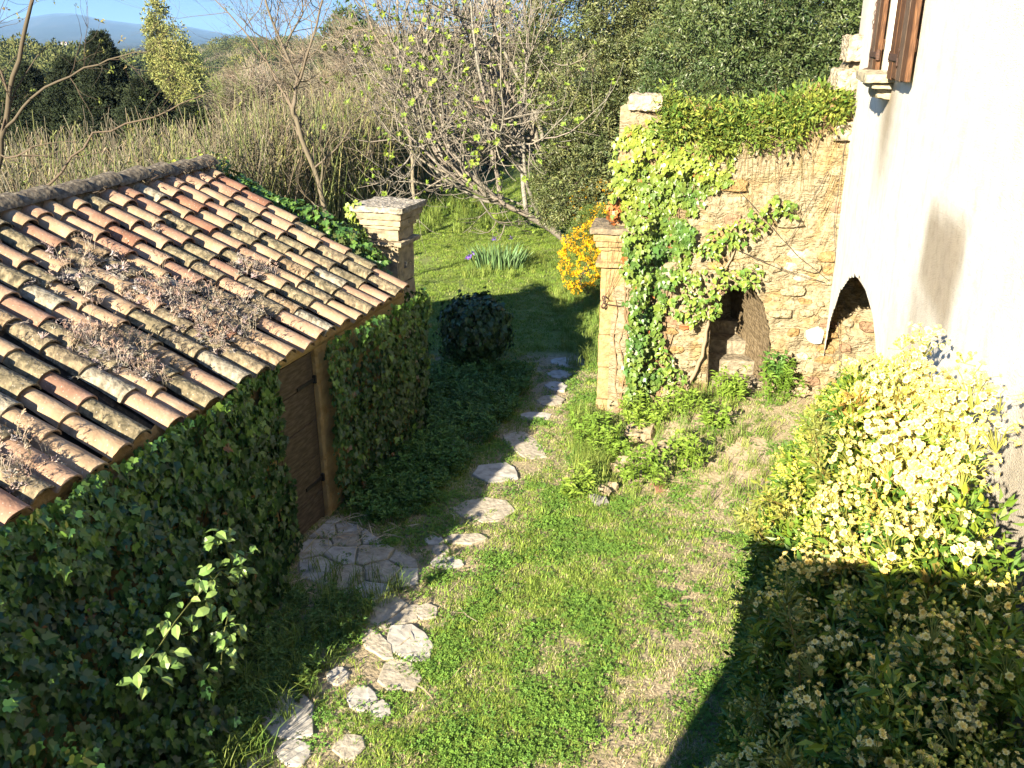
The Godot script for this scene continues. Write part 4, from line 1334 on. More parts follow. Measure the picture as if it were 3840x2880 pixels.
	leaf_cover(o3, f3, 640, 280, 0.085, func(_p): return jit(Color(0.07, 0.15, 0.024).lerp(Color(0.18, 0.24, 0.04), R(0, 1)), 0.2), "rose", 0.5)
	# old wires hanging on the wall and a bundle of wire on the pillar
	var o4 := thing("hanging_wires", "thin dark wires strung loosely across the stone wall to the white house", "wire", SW_T.origin, deg_to_rad(-8.0))
	var wm := MB.new()
	for pl in [[Vector2(1.5, 3.3), Vector2(1.85, 2.95), Vector2(2.3, 2.5), Vector2(2.85, 2.1)], [Vector2(1.5, 2.55), Vector2(2.1, 2.3), Vector2(2.85, 2.1)], [Vector2(2.78, 4.0), Vector2(2.75, 3.0), Vector2(2.85, 2.1), Vector2(2.98, 1.4), Vector2(3.05, 0.8)], [Vector2(2.6, 3.6), Vector2(2.3, 2.9), Vector2(2.15, 2.6)]]:
		var pts := PackedVector3Array()
		for i in pl.size() - 1:
			for k in 6:
				var q: Vector2 = pl[i].lerp(pl[i + 1], k / 6.0)
				var e := sw_face(q.x, q.y)
				pts.append(Vector3(e.x + R(-0.008, 0.008), e.y, 0.45 - 0.11 * q.y + 0.12))
		wm.tube(pts, 0.0045, 0.0045, 4, Color(0.05, 0.045, 0.04))
	part(o4, "wire", wm.mesh(), vmat(0.7))

func roof_plants() -> void:
	var o := thing("roof_stonecrop", "dry lilac grey stonecrop and dead stalks growing between the roof tiles", "stonecrop", SHED_T.origin, deg_to_rad(-18.8), "", "stuff")
	var dn := Vector3(cos(SLOPE), -sin(SLOPE), 0)
	var nr := Vector3(sin(SLOPE), cos(SLOPE), 0)
	var ridge := Vector3(0.15, 2.29, 0) - nr * 0.105 - dn * 3.19
	# s, z, spread along the slope, spread along the ridge, number
	var spots := [[1.05, 0.45, 0.2, 0.12, 40], [1.25, 0.81, 0.25, 0.14, 60], [1.2, 0.2, 0.3, 0.10, 40], [1.8, 0.22, 0.35, 0.14, 130], [2.05, 0.05, 0.4, 0.16, 170], [2.05, -0.2, 0.3, 0.12, 80], [2.5, 0.06, 0.25, 0.12, 80], [1.95, -1.24, 0.2, 0.1, 90], [2.4, -0.6, 0.2, 0.08, 40], [2.1, 1.3, 0.28, 0.14, 150], [2.35, 1.34, 0.22, 0.14, 120], [2.6, 1.25, 0.2, 0.12, 70], [2.63, 0.32, 0.15, 0.1, 60], [2.4, -0.27, 0.2, 0.1, 50], [2.72, 2.82, 0.2, 0.12, 90], [3.0, 2.95, 0.15, 0.12, 70], [1.4, 2.3, 0.3, 0.05, 30], [0.9, -0.9, 0.1, 0.05, 12]]
	var rosette := MB.new()
	for i in 16:
		var d := (rdir() + Vector3.UP * 0.7).normalized()
		rosette.tube(PackedVector3Array([Vector3(R(-0.02, 0.02), 0, R(-0.02, 0.02)), d * 0.03 + Vector3(0, 0.01, 0), d * R(0.045, 0.075) + Vector3(0, 0.02, 0)]), 0.008, 0.005, 4, jit(Color(1, 1, 1), 0.3))
	var stalk := MB.new()
	for i in 5:
		var b := Vector3(R(-0.04, 0.04), 0, R(-0.04, 0.04))
		var h := R(0.14, 0.26)
		var tip := b + Vector3(R(-0.06, 0.06), h, R(-0.06, 0.06))
		stalk.tube(PackedVector3Array([b, b.lerp(tip, 0.5) + Vector3(R(-0.01, 0.01), 0, 0), tip]), 0.0022, 0.0012, 3, jit(Color(1, 1, 1), 0.25))
		for k in 6:
			var e := tip + Vector3(R(-0.03, 0.03), R(-0.02, 0.03), R(-0.03, 0.03))
			stalk.tube(PackedVector3Array([tip - Vector3(0, 0.03, 0), tip.lerp(e, 0.6), e]), 0.001, 0.004, 3, jit(Color(0.9, 0.8, 0.75), 0.25))
	var litter := MB.new()
	for i in 12:
		var b := Vector3(R(-0.06, 0.06), R(0.0, 0.03), R(-0.06, 0.06))
		var d := rdir() * R(0.04, 0.09)
		d.y *= 0.4
		litter.tube(PackedVector3Array([b, b + d * 0.5 + Vector3(0, 0.01, 0), b + d]), 0.0025, 0.0015, 3, jit(Color(1, 1, 1), 0.3))
	var rx := []; var rc := PackedColorArray(); var sx := []; var sc := PackedColorArray(); var lx := []; var lc := PackedColorArray()
	for e in spots:
		for i in int(e[4] * 0.55):
			var s: float = e[0] + rng.randfn(0, e[2] * 0.7)
			var z: float = e[1] + rng.randfn(0, e[3])
			if s > 3.12: continue
			# sit in the channels more than on the crowns of the tiles
			var zc := (z + 2.93) / 0.27
			var fr := absf(zc - roundf(zc)) * 2.0
			var q: Vector3 = ridge + dn * s + nr * (0.075 - 0.06 * fr) + Vector3(0, 0, z)
			var t := Transform3D(along(Vector3(R(-0.3, 0.3), 1, R(-0.3, 0.3))).scaled(Vector3(1.0, 0.75, 1.0) * R(0.55, 1.0)), q)
			var k := R(0, 1)
			if k < 0.5: rx.append(t); rc.append(jit(Color(0.33, 0.275, 0.27).lerp(Color(0.20, 0.21, 0.16), R(0, 0.6)), 0.25))
			elif k < 0.72: sx.append(t); sc.append(jit(Color(0.42, 0.345, 0.29), 0.25))
			else: lx.append(t); lc.append(jit(Color(0.39, 0.33, 0.29), 0.3))
	var vm := vmat(0.9, 0.2)
	multi(o, "rosettes", rosette.mesh(), vm, rx, rc)
	multi(o, "stalks", stalk.mesh(), vm, sx, sc)
	multi(o, "litter", litter.mesh(), vm, lx, lc)

# ---------------------------------------------------------------- the yellow climbing rose on the house
func blossom(mb: MB, o: Vector3, n: Vector3, s: float) -> void: # a small double flower
	var b := along(n)
	for ring in [[0.5, 0.15, 7, Color(0.92, 0.82, 0.40)], [0.36, 0.34, 6, Color(0.90, 0.75, 0.26)], [0.2, 0.46, 4, Color(0.80, 0.62, 0.22)]]:
		for k in ring[2]:
			var a: float = TAU * (k + R(-0.2, 0.2)) / ring[2]
			var d := b * Vector3(cos(a), 0, sin(a)); var t := n.cross(d)
			var r: float = ring[0] * s
			var c := jit(ring[3], 0.07)
			mb.quad(o, o + d * r * 0.6 - t * r * 0.42 + n * s * ring[1] * 0.7, o + d * r * 1.05 + n * s * ring[1], o + d * r * 0.6 + t * r * 0.42 + n * s * ring[1] * 0.7, c)
func rose() -> void:
	var o := thing("yellow_rose", "huge climbing rose with clusters of pale yellow flowers against the white house", "rose bush", HO_T.origin, deg_to_rad(-15.0))
	var nz := fnoise(0.8, 230, 3)
	var H := [[1.0, 3.2], [3.6, 3.5], [4.3, 3.6], [5.1, 3.35], [6.5, 2.65], [7.6, 1.95], [9.0, 1.2], [9.8, 0.8], [10.3, 0.45]]
	var D := [[1.0, 1.15], [3.5, 1.0], [4.4, 0.92], [5.4, 0.84], [6.6, 0.72], [7.8, 0.58], [9.1, 0.45], [9.8, 0.34], [10.3, 0.25]]
	var surf := func(s: float, ph: float, k: float) -> Array:
		var h := lerp_table(H, s); var d := lerp_table(D, s)
		var c := pow(cos(ph), 0.62); var sn := pow(sin(ph), 0.62)
		var bump := 1.0 + 0.09 * nz.get_noise_3d(s * 1.3, ph * 1.6, 0) + 0.06 * nz.get_noise_3d(s * 4, ph * 4, 5)
		var q := hp(s, h * sn * bump * k + 0.05, d * c * bump * k + 0.03)
		return [q, Vector3(-cos(ph) * 1.2, sin(ph), 0.25 * nz.get_noise_3d(s * 2, ph * 2, 9)).normalized()]
	# wood
	var wd := MB.new()
	for i in 46:
		var s := R(1.5, 9.5)
		var pts := PackedVector3Array()
		var s1 := s + R(-1.2, 1.2)
		var ph := R(0.3, 1.4)
		for k in 7:
			var g := k / 6.0
			var e: Array = surf.call(clampf(lerpf(s, s1, g), 1.0, 10.2), lerpf(0.02, ph, g), lerpf(0.3, R(0.9, 1.04), g))
			pts.append(e[0])
		wd.tube(pts, R(0.008, 0.022), 0.003, 5, jit(Color(0.13, 0.085, 0.05), 0.3))
	part(o, "stems", wd.mesh(true), vmat(0.9))
	# leaves
	var sp := []
	for i in 4: sp.append(sprig(20, 0.085, 0.047, 0.018, 0.3, true, 2, 0.7))
	var xf := []; var cols := PackedColorArray()
	for i in 17000:
		var s := 1.2 + 9.0 * pow(R(0, 1), 1.15)
		var ph := R(0.02, 1.5)
		var e: Array = surf.call(s, ph, 1.0 - absf(rng.randfn(0, 0.09)))
		var d: Vector3 = (e[1] + rdir() * 0.8 + Vector3(0, 0.25, 0)).normalized()
		xf.append(Transform3D(along(d).scaled(Vector3.ONE * R(0.75, 1.3)), e[0]))
		var c := Color(0.05, 0.13, 0.02).lerp(Color(0.29, 0.33, 0.03), R(0, 1) * R(0, 1) + 0.3 * clampf(nz.get_noise_2d(s, ph * 3) + 0.2, 0, 1))
		if R(0, 1) < 0.015: c = Color(0.28, 0.20, 0.05)
		cols.append(jit(c, 0.2))
	for i in 14: # shoots that stick out
		var s := R(1.5, 7.0); var ph := R(0.5, 1.3)
		var e: Array = surf.call(s, ph, 1.0)
		var d: Vector3 = (e[1] + rdir() * 0.7 + Vector3(0, 0.5, 0)).normalized()
		var p: Vector3 = e[0]
		var pts := PackedVector3Array([p])
		for k in rng.randi_range(3, 5):
			p += d * 0.07
			d = (d + rdir() * 0.25).normalized()
			pts.append(p)
			for j in 2:
				xf.append(Transform3D(along((d + rdir() * 0.7).normalized()).scaled(Vector3.ONE * R(0.6, 0.95)), p))
				cols.append(jit(Color(0.20, 0.22, 0.05), 0.2))
		wd = MB.new()
		wd.tube(pts, 0.005, 0.002, 4, Color(0.22, 0.16, 0.06))
		part(o, "shoot", wd.mesh(), vmat(0.8))
	scatter(o, "foliage", sp, vmat(0.42, 0.45, 0.4), xf, cols)
	# flowers: many in the sunny strip near the wall, some everywhere
	var fm := vmat(0.7, 0.5)
	var clusters := []
	for i in 6:
		var mb := MB.new()
		var n := rng.randi_range(6, 15)
		for k in n:
			var d := (rdir() + Vector3.UP * 0.55).normalized()
			var at := d * Vector3(0.055, 0.03, 0.055) * (1.0 if n < 9 else 1.35) * R(0.6, 1.1)
			mb.tube(PackedVector3Array([Vector3(0, -0.05, 0), at * 0.5, at]), 0.0015, 0.0012, 3, Color(0.30, 0.32, 0.08))
			blossom(mb, at, d, R(0.022, 0.030))
		clusters.append(mb.mesh())
	var made := 0
	var rest := []; var restc := PackedColorArray()
	while made + rest.size() < 600:
		var s: float; var ph: float
		var q := R(0, 1)
		if q < 0.20: s = 3.4 + absf(rng.randfn(0, 0.9)); ph = R(1.22, 1.54)
		elif q < 0.86: s = R(1.7, 4.0); ph = R(0.15, 1.45)
		else: s = 1.5 + 7.8 * pow(R(0, 1), 1.2); ph = R(0.05, 1.5)
		if s > 3.7 and ph < 1.2 and R(0, 1) < 0.92: continue
		var e: Array = surf.call(s, ph, R(0.97, 1.06))
		var d: Vector3 = (e[1] + rdir() * 0.35 + Vector3(0, 0.2, 0)).normalized()
		var t := Transform3D(along(d).scaled(Vector3.ONE * R(0.75, 1.25) * (1.35 if ph > 1.2 and s > 3.3 else R(0.7, 1.05))), e[0])
		if made < 290:
			var p := part(o, "flower_cluster", clusters[rng.randi() % 6], fm)
			p.transform = t
			made += 1
		else:
			rest.append(t); restc.append(jit(Color(1.0, 0.97, 0.88), 0.06))
	scatter(o, "more_flowers", clusters, fm, rest, restc)
	# buds
	var bud := MB.new()
	for i in 9:
		var d := (rdir() + Vector3.UP * 0.8).normalized()
		var c := d * R(0.03, 0.065)
		var r := R(0.004, 0.0075)
		bud.tube(PackedVector3Array([c - d * r, c - d * r * 0.3, c + d * r * 0.5, c + d * r]), r * 0.5, r * 0.3, 5, jit(Color(0.42, 0.42, 0.05), 0.15))
		bud.tube(PackedVector3Array([c - d * r * 0.6, c, c + d * r * 0.7]), r, r * 0.7, 6, jit(Color(0.62, 0.55, 0.10), 0.12))
		bud.tube(PackedVector3Array([Vector3.ZERO, c * 0.5, c - d * r]), 0.0012, 0.0012, 3, Color(0.30, 0.30, 0.08))
	var bx := []; var bc := PackedColorArray()
	for i in 2200:
		var s := 1.3 + 8.6 * R(0, 1); var ph := R(0.03, 1.5)
		if nz.get_noise_2d(s * 2.5 + 11, ph * 4) < 0.0: continue
		var e: Array = surf.call(s, ph, R(0.98, 1.07))
		bx.append(Transform3D(along((e[1] + rdir() * 0.4 + Vector3(0, 0.3, 0)).normalized()).scaled(Vector3.ONE * R(0.7, 1.3)), e[0]))
		bc.append(jit(Color(1, 1, 1), 0.1))
	multi(o, "buds", bud.mesh(), vmat(0.6, 0.3), bx, bc)
	# a loose blue wire through the near end of the bush
	var wr := thing("loose_wire", "thin blue wire looping out of the rose at the lower right", "wire", HO_T * hp(2.7, 2.5, 0.95))
	var wm := MB.new()
	var pts := PackedVector3Array()
	for k in 26:
		var g := k / 25.0
		pts.append(Vector3(-0.35 + 0.75 * g, 0.10 * sin(g * 5.0) - 0.12 * g, 0.3 * g + (0.05 * sin(g * 14.0))))
	wm.tube(pts, 0.004, 0.004, 5, Color(0.30, 0.38, 0.50))
	part(wr, "strand", wm.mesh(), vmat(0.5))

# ---------------------------------------------------------------- trees, shrubs, weeds
func grow(mb: MB, p: Vector3, d: Vector3, ln: float, r: float, lvl: int, tips: Array, up_: float, kids: int, sides: int, wig: float, col: Color) -> void:
	var n := 5 if lvl > 1 else 4
	var pts := PackedVector3Array([p])
	var dirs := [d]
	for i in n:
		d = (d + rdir() * wig + Vector3.UP * up_).normalized()
		p += d * ln / n
		pts.append(p); dirs.append(d)
	mb.tube(pts, r, r * (0.55 if lvl > 0 else 0.4), sides if lvl > 1 else maxi(3, sides - 1), jit(col, 0.12))
	if lvl == 0:
		tips.append([p, d])
		return
	for k in kids:
		var g := R(0.25, 1.0)
		var i := int(g * n)
		var q := pts[i].lerp(pts[mini(i + 1, n)], g * n - i)
		var side: Vector3 = (dirs[i] * R(0.5, 1.0) + rdir() * 0.85).normalized()
		grow(mb, q, side, ln * R(0.5, 0.8), r * R(0.42, 0.6), lvl - 1, tips, up_, kids, sides, wig, col)
	grow(mb, p, d, ln * R(0.6, 0.8), r * 0.55, lvl - 1, tips, up_, kids, sides, wig, col)
func crown(lobes: Array, count: int, sc: float, cf: Callable, xf: Array, cols: PackedColorArray, shell := 0.12) -> PackedColorArray:
	var tot := 0.0
	for l in lobes: tot += l[1].x * l[1].y
	for l in lobes:
		var n := int(count * l[1].x * l[1].y / tot)
		var c: Vector3 = l[0]; var rad: Vector3 = l[1]
		for i in n:
			var d := rdir()
			var k := 1.0 - absf(rng.randfn(0, shell))
			k *= 1.0 + 0.16 * nw1.get_noise_3d(d.x * 1.6 + c.x, d.y * 1.6 + c.y, d.z * 1.6) + 0.07 * nw2.get_noise_3d(d.x * 1.5 + c.x, d.y * 1.5, d.z * 1.5)
			var q := c + d * rad * k
			var dd := (d + rdir() * 0.7 + Vector3.UP * 0.25).normalized()
			xf.append(Transform3D(along(dd).scaled(Vector3.ONE * sc * R(0.7, 1.3)), q))
			cols.append(cf.call(d, k))
	return cols
func leafy_tree(n: String, label: String, cat: String, base: Vector3, lobes: Array, count: int, sprigs: Array, m: Material, cf: Callable, trunk_r: float, trunk_h: float, group := "", bark := Color(0.10, 0.085, 0.065)) -> Node3D:
	var o := thing(n, label, cat, base, 0.0, group)
	var mb := MB.new()
	var pts := PackedVector3Array()
	for k in 6: pts.append(Vector3(R(-0.05, 0.05) * k, trunk_h * k / 5.0 - 0.3, R(-0.05, 0.05) * k))
	mb.tube(pts, trunk_r, trunk_r * 0.4, 7, bark)
	for l in lobes:
		var a := pts[3]
		mb.tube(PackedVector3Array([a, a.lerp(l[0], 0.5) + rdir() * 0.15, l[0]]), trunk_r * 0.45, trunk_r * 0.12, 5, bark)
	part(o, "trunk", mb.mesh(true), vmat(0.95))
	var xf := []
	var cols := crown(lobes, count, 1.0, cf, xf, PackedColorArray())
	scatter(o, "crown", sprigs, m, xf, cols)
	return o
func twig_clump(n: int, rad: float, r: float) -> ArrayMesh:
	var mb := MB.new()
	for i in n:
		var p := rdir() * rad * 0.5 * R(0, 1)
		var d := (rdir() + Vector3.UP * 0.9).normalized()
		var pts := PackedVector3Array([p])
		for k in 3:
			p += d * rad * R(0.25, 0.45)
			d = (d + rdir() * 0.35).normalized()
			pts.append(p)
		mb.tube(pts, r, r * 0.35, 3, jit(Color(1, 1, 1), 0.2))
	return mb.mesh()
func leafy_stems(n: int, rad: float, h: float, ll: float, lw: float) -> ArrayMesh:
	var mb := MB.new()
	for i in n:
		var a := R(0, TAU)
		var b := Vector3(cos(a), 0, sin(a)) * rad * sqrt(R(0, 1))
		var tip := b * 1.5 + Vector3(0, h * R(0.6, 1.1), 0)
		mb.tube(PackedVector3Array([b, b.lerp(tip, 0.5), tip]), 0.004, 0.002, 3, Color(0.8, 0.9, 0.6))
		var m := int(5 + h * 14)
		for k in m:
			var g := R(0.2, 1.0)
			var o := b.lerp(tip, g)
			var az := R(0, TAU)
			var d := Vector3(cos(az), R(0.0, 0.9), sin(az)).normalized()
			var nrm := (Vector3.UP + rdir() * 0.4).normalized()
			nrm = (nrm - d * nrm.dot(d)).normalized()
			leaf4(mb, o, Basis(d.cross(nrm), d, nrm), ll * R(0.6, 1.15), lw, jit(Color(1, 1, 1), 0.2))
	return mb.mesh()

func fig_tree() -> void:
	var o := thing("fig_tree", "spreading fig tree with pale grey bare branches and fresh green leaf tufts", "tree", Vector3(1.3, 0, -24.2))
	var mb := MB.new()
	var tips := []
	var col := Color(0.37, 0.335, 0.285)
	var low := PackedVector3Array([Vector3(0.35, -0.3, 0), Vector3(0.22, 0.05, 0.05), Vector3(-0.25, 0.42, 0.1), Vector3(-0.9, 0.80, 0.15), Vector3(-1.6, 1.12, 0.2), Vector3(-2.3, 1.5, 0.25), Vector3(-3.0, 2.0, 0.2)])
	mb.tube(low, 0.125, 0.045, 8, col * 0.8)
	var stem := PackedVector3Array([Vector3(0.42, -0.3, -0.1), Vector3(0.40, 0.5, -0.1), Vector3(0.2, 1.2, -0.15), Vector3(-0.25, 1.8, -0.2), Vector3(-0.6, 2.6, -0.2)])
	mb.tube(stem, 0.10, 0.055, 7, col * 0.8)
	for l in [[0, 2, -0.8, 0.7, 0.5, 2.8, 0.07], [0, 3, -0.9, 0.5, 0.4, 2.6, 0.07], [0, 3, -0.35, 1.0, -0.2, 3.4, 0.075], [0, 4, -0.8, 0.9, 0.2, 3.3, 0.075], [0, 4, -0.25, 1.0, 0.1, 3.4, 0.07], [0, 4, -1.0, 0.05, 0.2, 2.2, 0.05], [0, 5, -0.7, 1.0, -0.2, 3.0, 0.065], [0, 5, -1.0, 0.35, 0.3, 2.2, 0.05], [0, 6, -0.8, 0.7, 0.2, 2.4, 0.05], [0, 6, -0.3, 1.0, 0.0, 2.6, 0.05], [1, 3, -0.15, 1.0, 0.1, 3.6, 0.08], [1, 4, -0.6, 0.9, -0.2, 3.3, 0.07], [1, 4, -0.05, 1.0, 0.15, 3.4, 0.07], [1, 3, -0.8, 0.8, -0.3, 3.2, 0.07], [1, 2, -0.9, 0.6, 0.2, 3.0, 0.06]]:
		grow(mb, low[l[1]] if l[0] == 0 else stem[l[1]], Vector3(l[2], l[3], l[4]).normalized(), l[5], l[6], 3, tips, 0.13, 4, 5, 0.2, col)
	part(o, "branches", mb.mesh(true), textured(vmat(0.85), ntex(0.03, 300, [[0.0, 0.55], [1.0, 1.0]], 256), 2.0))
	var lf := MB.new()
	for i in 6:
		var az := TAU * (i + R(-0.3, 0.3)) / 6
		var d := Vector3(cos(az), R(0.3, 1.2), sin(az)).normalized()
		var nrm := (Vector3.UP + rdir() * 0.3).normalized()
		nrm = (nrm - d * nrm.dot(d)).normalized()
		ivy_leaf(lf, d * 0.02, Basis(d.cross(nrm), d, nrm), R(0.05, 0.085), jit(Color(1, 1, 1), 0.2))
	var xf := []; var cols := PackedColorArray()
	for t in tips:
		if R(0, 1) < 0.6:
			xf.append(Transform3D(along(t[1]).scaled(Vector3.ONE * R(0.7, 1.3)), t[0]))
			cols.append(jit(Color(0.16, 0.25, 0.04).lerp(Color(0.24, 0.32, 0.05), R(0, 1)), 0.2))
	multi(o, "leaves", lf.mesh(), vmat(0.5, 0.6), xf, cols)

func bare_tree(label: String, paths: Array, lvl: int, col: Color, seed_leaf: float, up_ := 0.1, group := "", tw := 7) -> void:
	var b: Vector3 = paths[0][0][0]
	var o := thing("bare_tree", label, "tree", b, 0.0, group)
	var mb := MB.new()
	var tips := []
	for pa in paths:
		var pts := PackedVector3Array()
		var src: Array = pa[0]
		for i in src.size() - 1:
			for k in 4:
				pts.append(src[i].lerp(src[i + 1], k / 4.0) - b + (rdir() * 0.03 if i + k > 0 else Vector3.ZERO))
		pts.append(src[-1] - b)
		mb.tube(pts, pa[1], pa[2], 6, jit(col, 0.1))
		var n := pts.size()
		for k in int(pa[3]):
			var i := rng.randi_range(int(n * 0.25), n - 2)
			var d: Vector3 = (pts[i + 1] - pts[i]).normalized()
			grow(mb, pts[i], (d * 0.6 + rdir() * 0.8).normalized(), R(0.9, 1.7) * pa[4], lerpf(pa[1], pa[2], float(i) / n) * 0.45, lvl, tips, up_, 3, 4, 0.28, col)
		grow(mb, pts[n - 1], (pts[n - 1] - pts[n - 2]).normalized(), 1.0 * pa[4], pa[2] * 0.9, lvl, tips, up_, 3, 4, 0.28, col)
	part(o, "branches", mb.mesh(true), vmat(0.9))
	var xf := []; var cols := PackedColorArray()
	for t in tips:
		if R(0, 1) < seed_leaf:
			xf.append(Transform3D(along(t[1]).scaled(Vector3.ONE * R(0.6, 1.2)), t[0]))
			cols.append(jit(Color(0.17, 0.22, 0.04).lerp(Color(0.22, 0.17, 0.09), R(0, 1)), 0.2))
	if xf.size(): multi(o, "buds", sprig(tw, 0.05, 0.05, 0.022, 0.2, false), vmat(0.6, 0.5), xf, cols)

func reeds() -> void:
	var o := thing("reed_bed", "tall thicket of dry tan giant reeds with some green leaves behind the shed", "reeds", Vector3.ZERO, 0.0, "", "stuff")
	var ms := []
	for j in 5:
		var mb := MB.new()
		for q in 3:
			var b := Vector3(R(-0.25, 0.25), 0, R(-0.25, 0.25))
			var lean := Vector3(R(-0.5, 0.5), 0, R(-0.5, 0.5))
			var h := R(0.75, 1.1)
			var pts := PackedVector3Array()
			for k in 6: pts.append(b + Vector3(0, h * k / 5.0 * 4.2, 0) + lean * pow(k / 5.0, 2.0) * (1.0 if R(0, 1) < 0.9 else 2.0))
			mb.tube(pts, 0.015, 0.008, 4, jit(Color(1, 1, 1), 0.2))
			for k in 6:
				var g := R(0.3, 1.0)
				var p := pts[int(g * 4.99)].lerp(pts[mini(int(g * 4.99) + 1, 5)], fposmod(g * 4.99, 1.0))
				var a := R(0, TAU)
				var d := Vector3(cos(a), 0, sin(a)); var s := Vector3(-d.z, 0, d.x) * 0.013
				var l := R(0.25, 0.5)
				var m := p + d * l * 0.45 + Vector3(0, l * R(0.2, 0.5), 0)
				var t := p + d * l * 0.95 + Vector3(0, l * R(-0.5, 0.4), 0)
				var c := jit(Color(1, 0.96, 0.85), 0.2)
				mb.quad(p - s * 0.6, p + s * 0.6, m + s, m - s, c)
				mb.tri(m - s, m + s, t, c)
		ms.append(mb.mesh())
	var xf := []; var cols := PackedColorArray()
	while xf.size() < 1800:
		var x := R(-17, -2.6); var z := R(-33, -13)
		if z > -29.5 + (-2.9 - x) * 1.62: continue
		if R(0, 1) < 0.25 + 0.5 * ng.get_noise_2d(x * 2, z * 2): continue
		if x < -8.5 and R(0, 1) < 0.45: continue
		var sc := R(0.66, 0.98)
		if z > -18: sc *= 0.9
		xf.append(Transform3D(along(Vector3(R(-0.2, 0.2), 1, R(-0.2, 0.2))).scaled(Vector3(1, sc, 1)), Vector3(x, gh(x, z) - 0.05, z)))
		var c := Color(0.26, 0.225, 0.155).lerp(Color(0.10, 0.088, 0.064), R(0, 1))
		if R(0, 1) < 0.36: c = Color(0.09, 0.12, 0.04).lerp(Color(0.24, 0.25, 0.10), R(0, 1))
		cols.append(jit(c, 0.2))
	scatter(o, "reed_stalks", ms, vmat(0.7, 0.35), xf, cols)

func clump(n: String, label: String, cat: String, at: Vector3, m: Mesh, mt: Material, group := "") -> Node3D:
	var o := thing(n, label, cat, at, R(0, TAU), group)
	part(o, "foliage", m, mt)
	return o

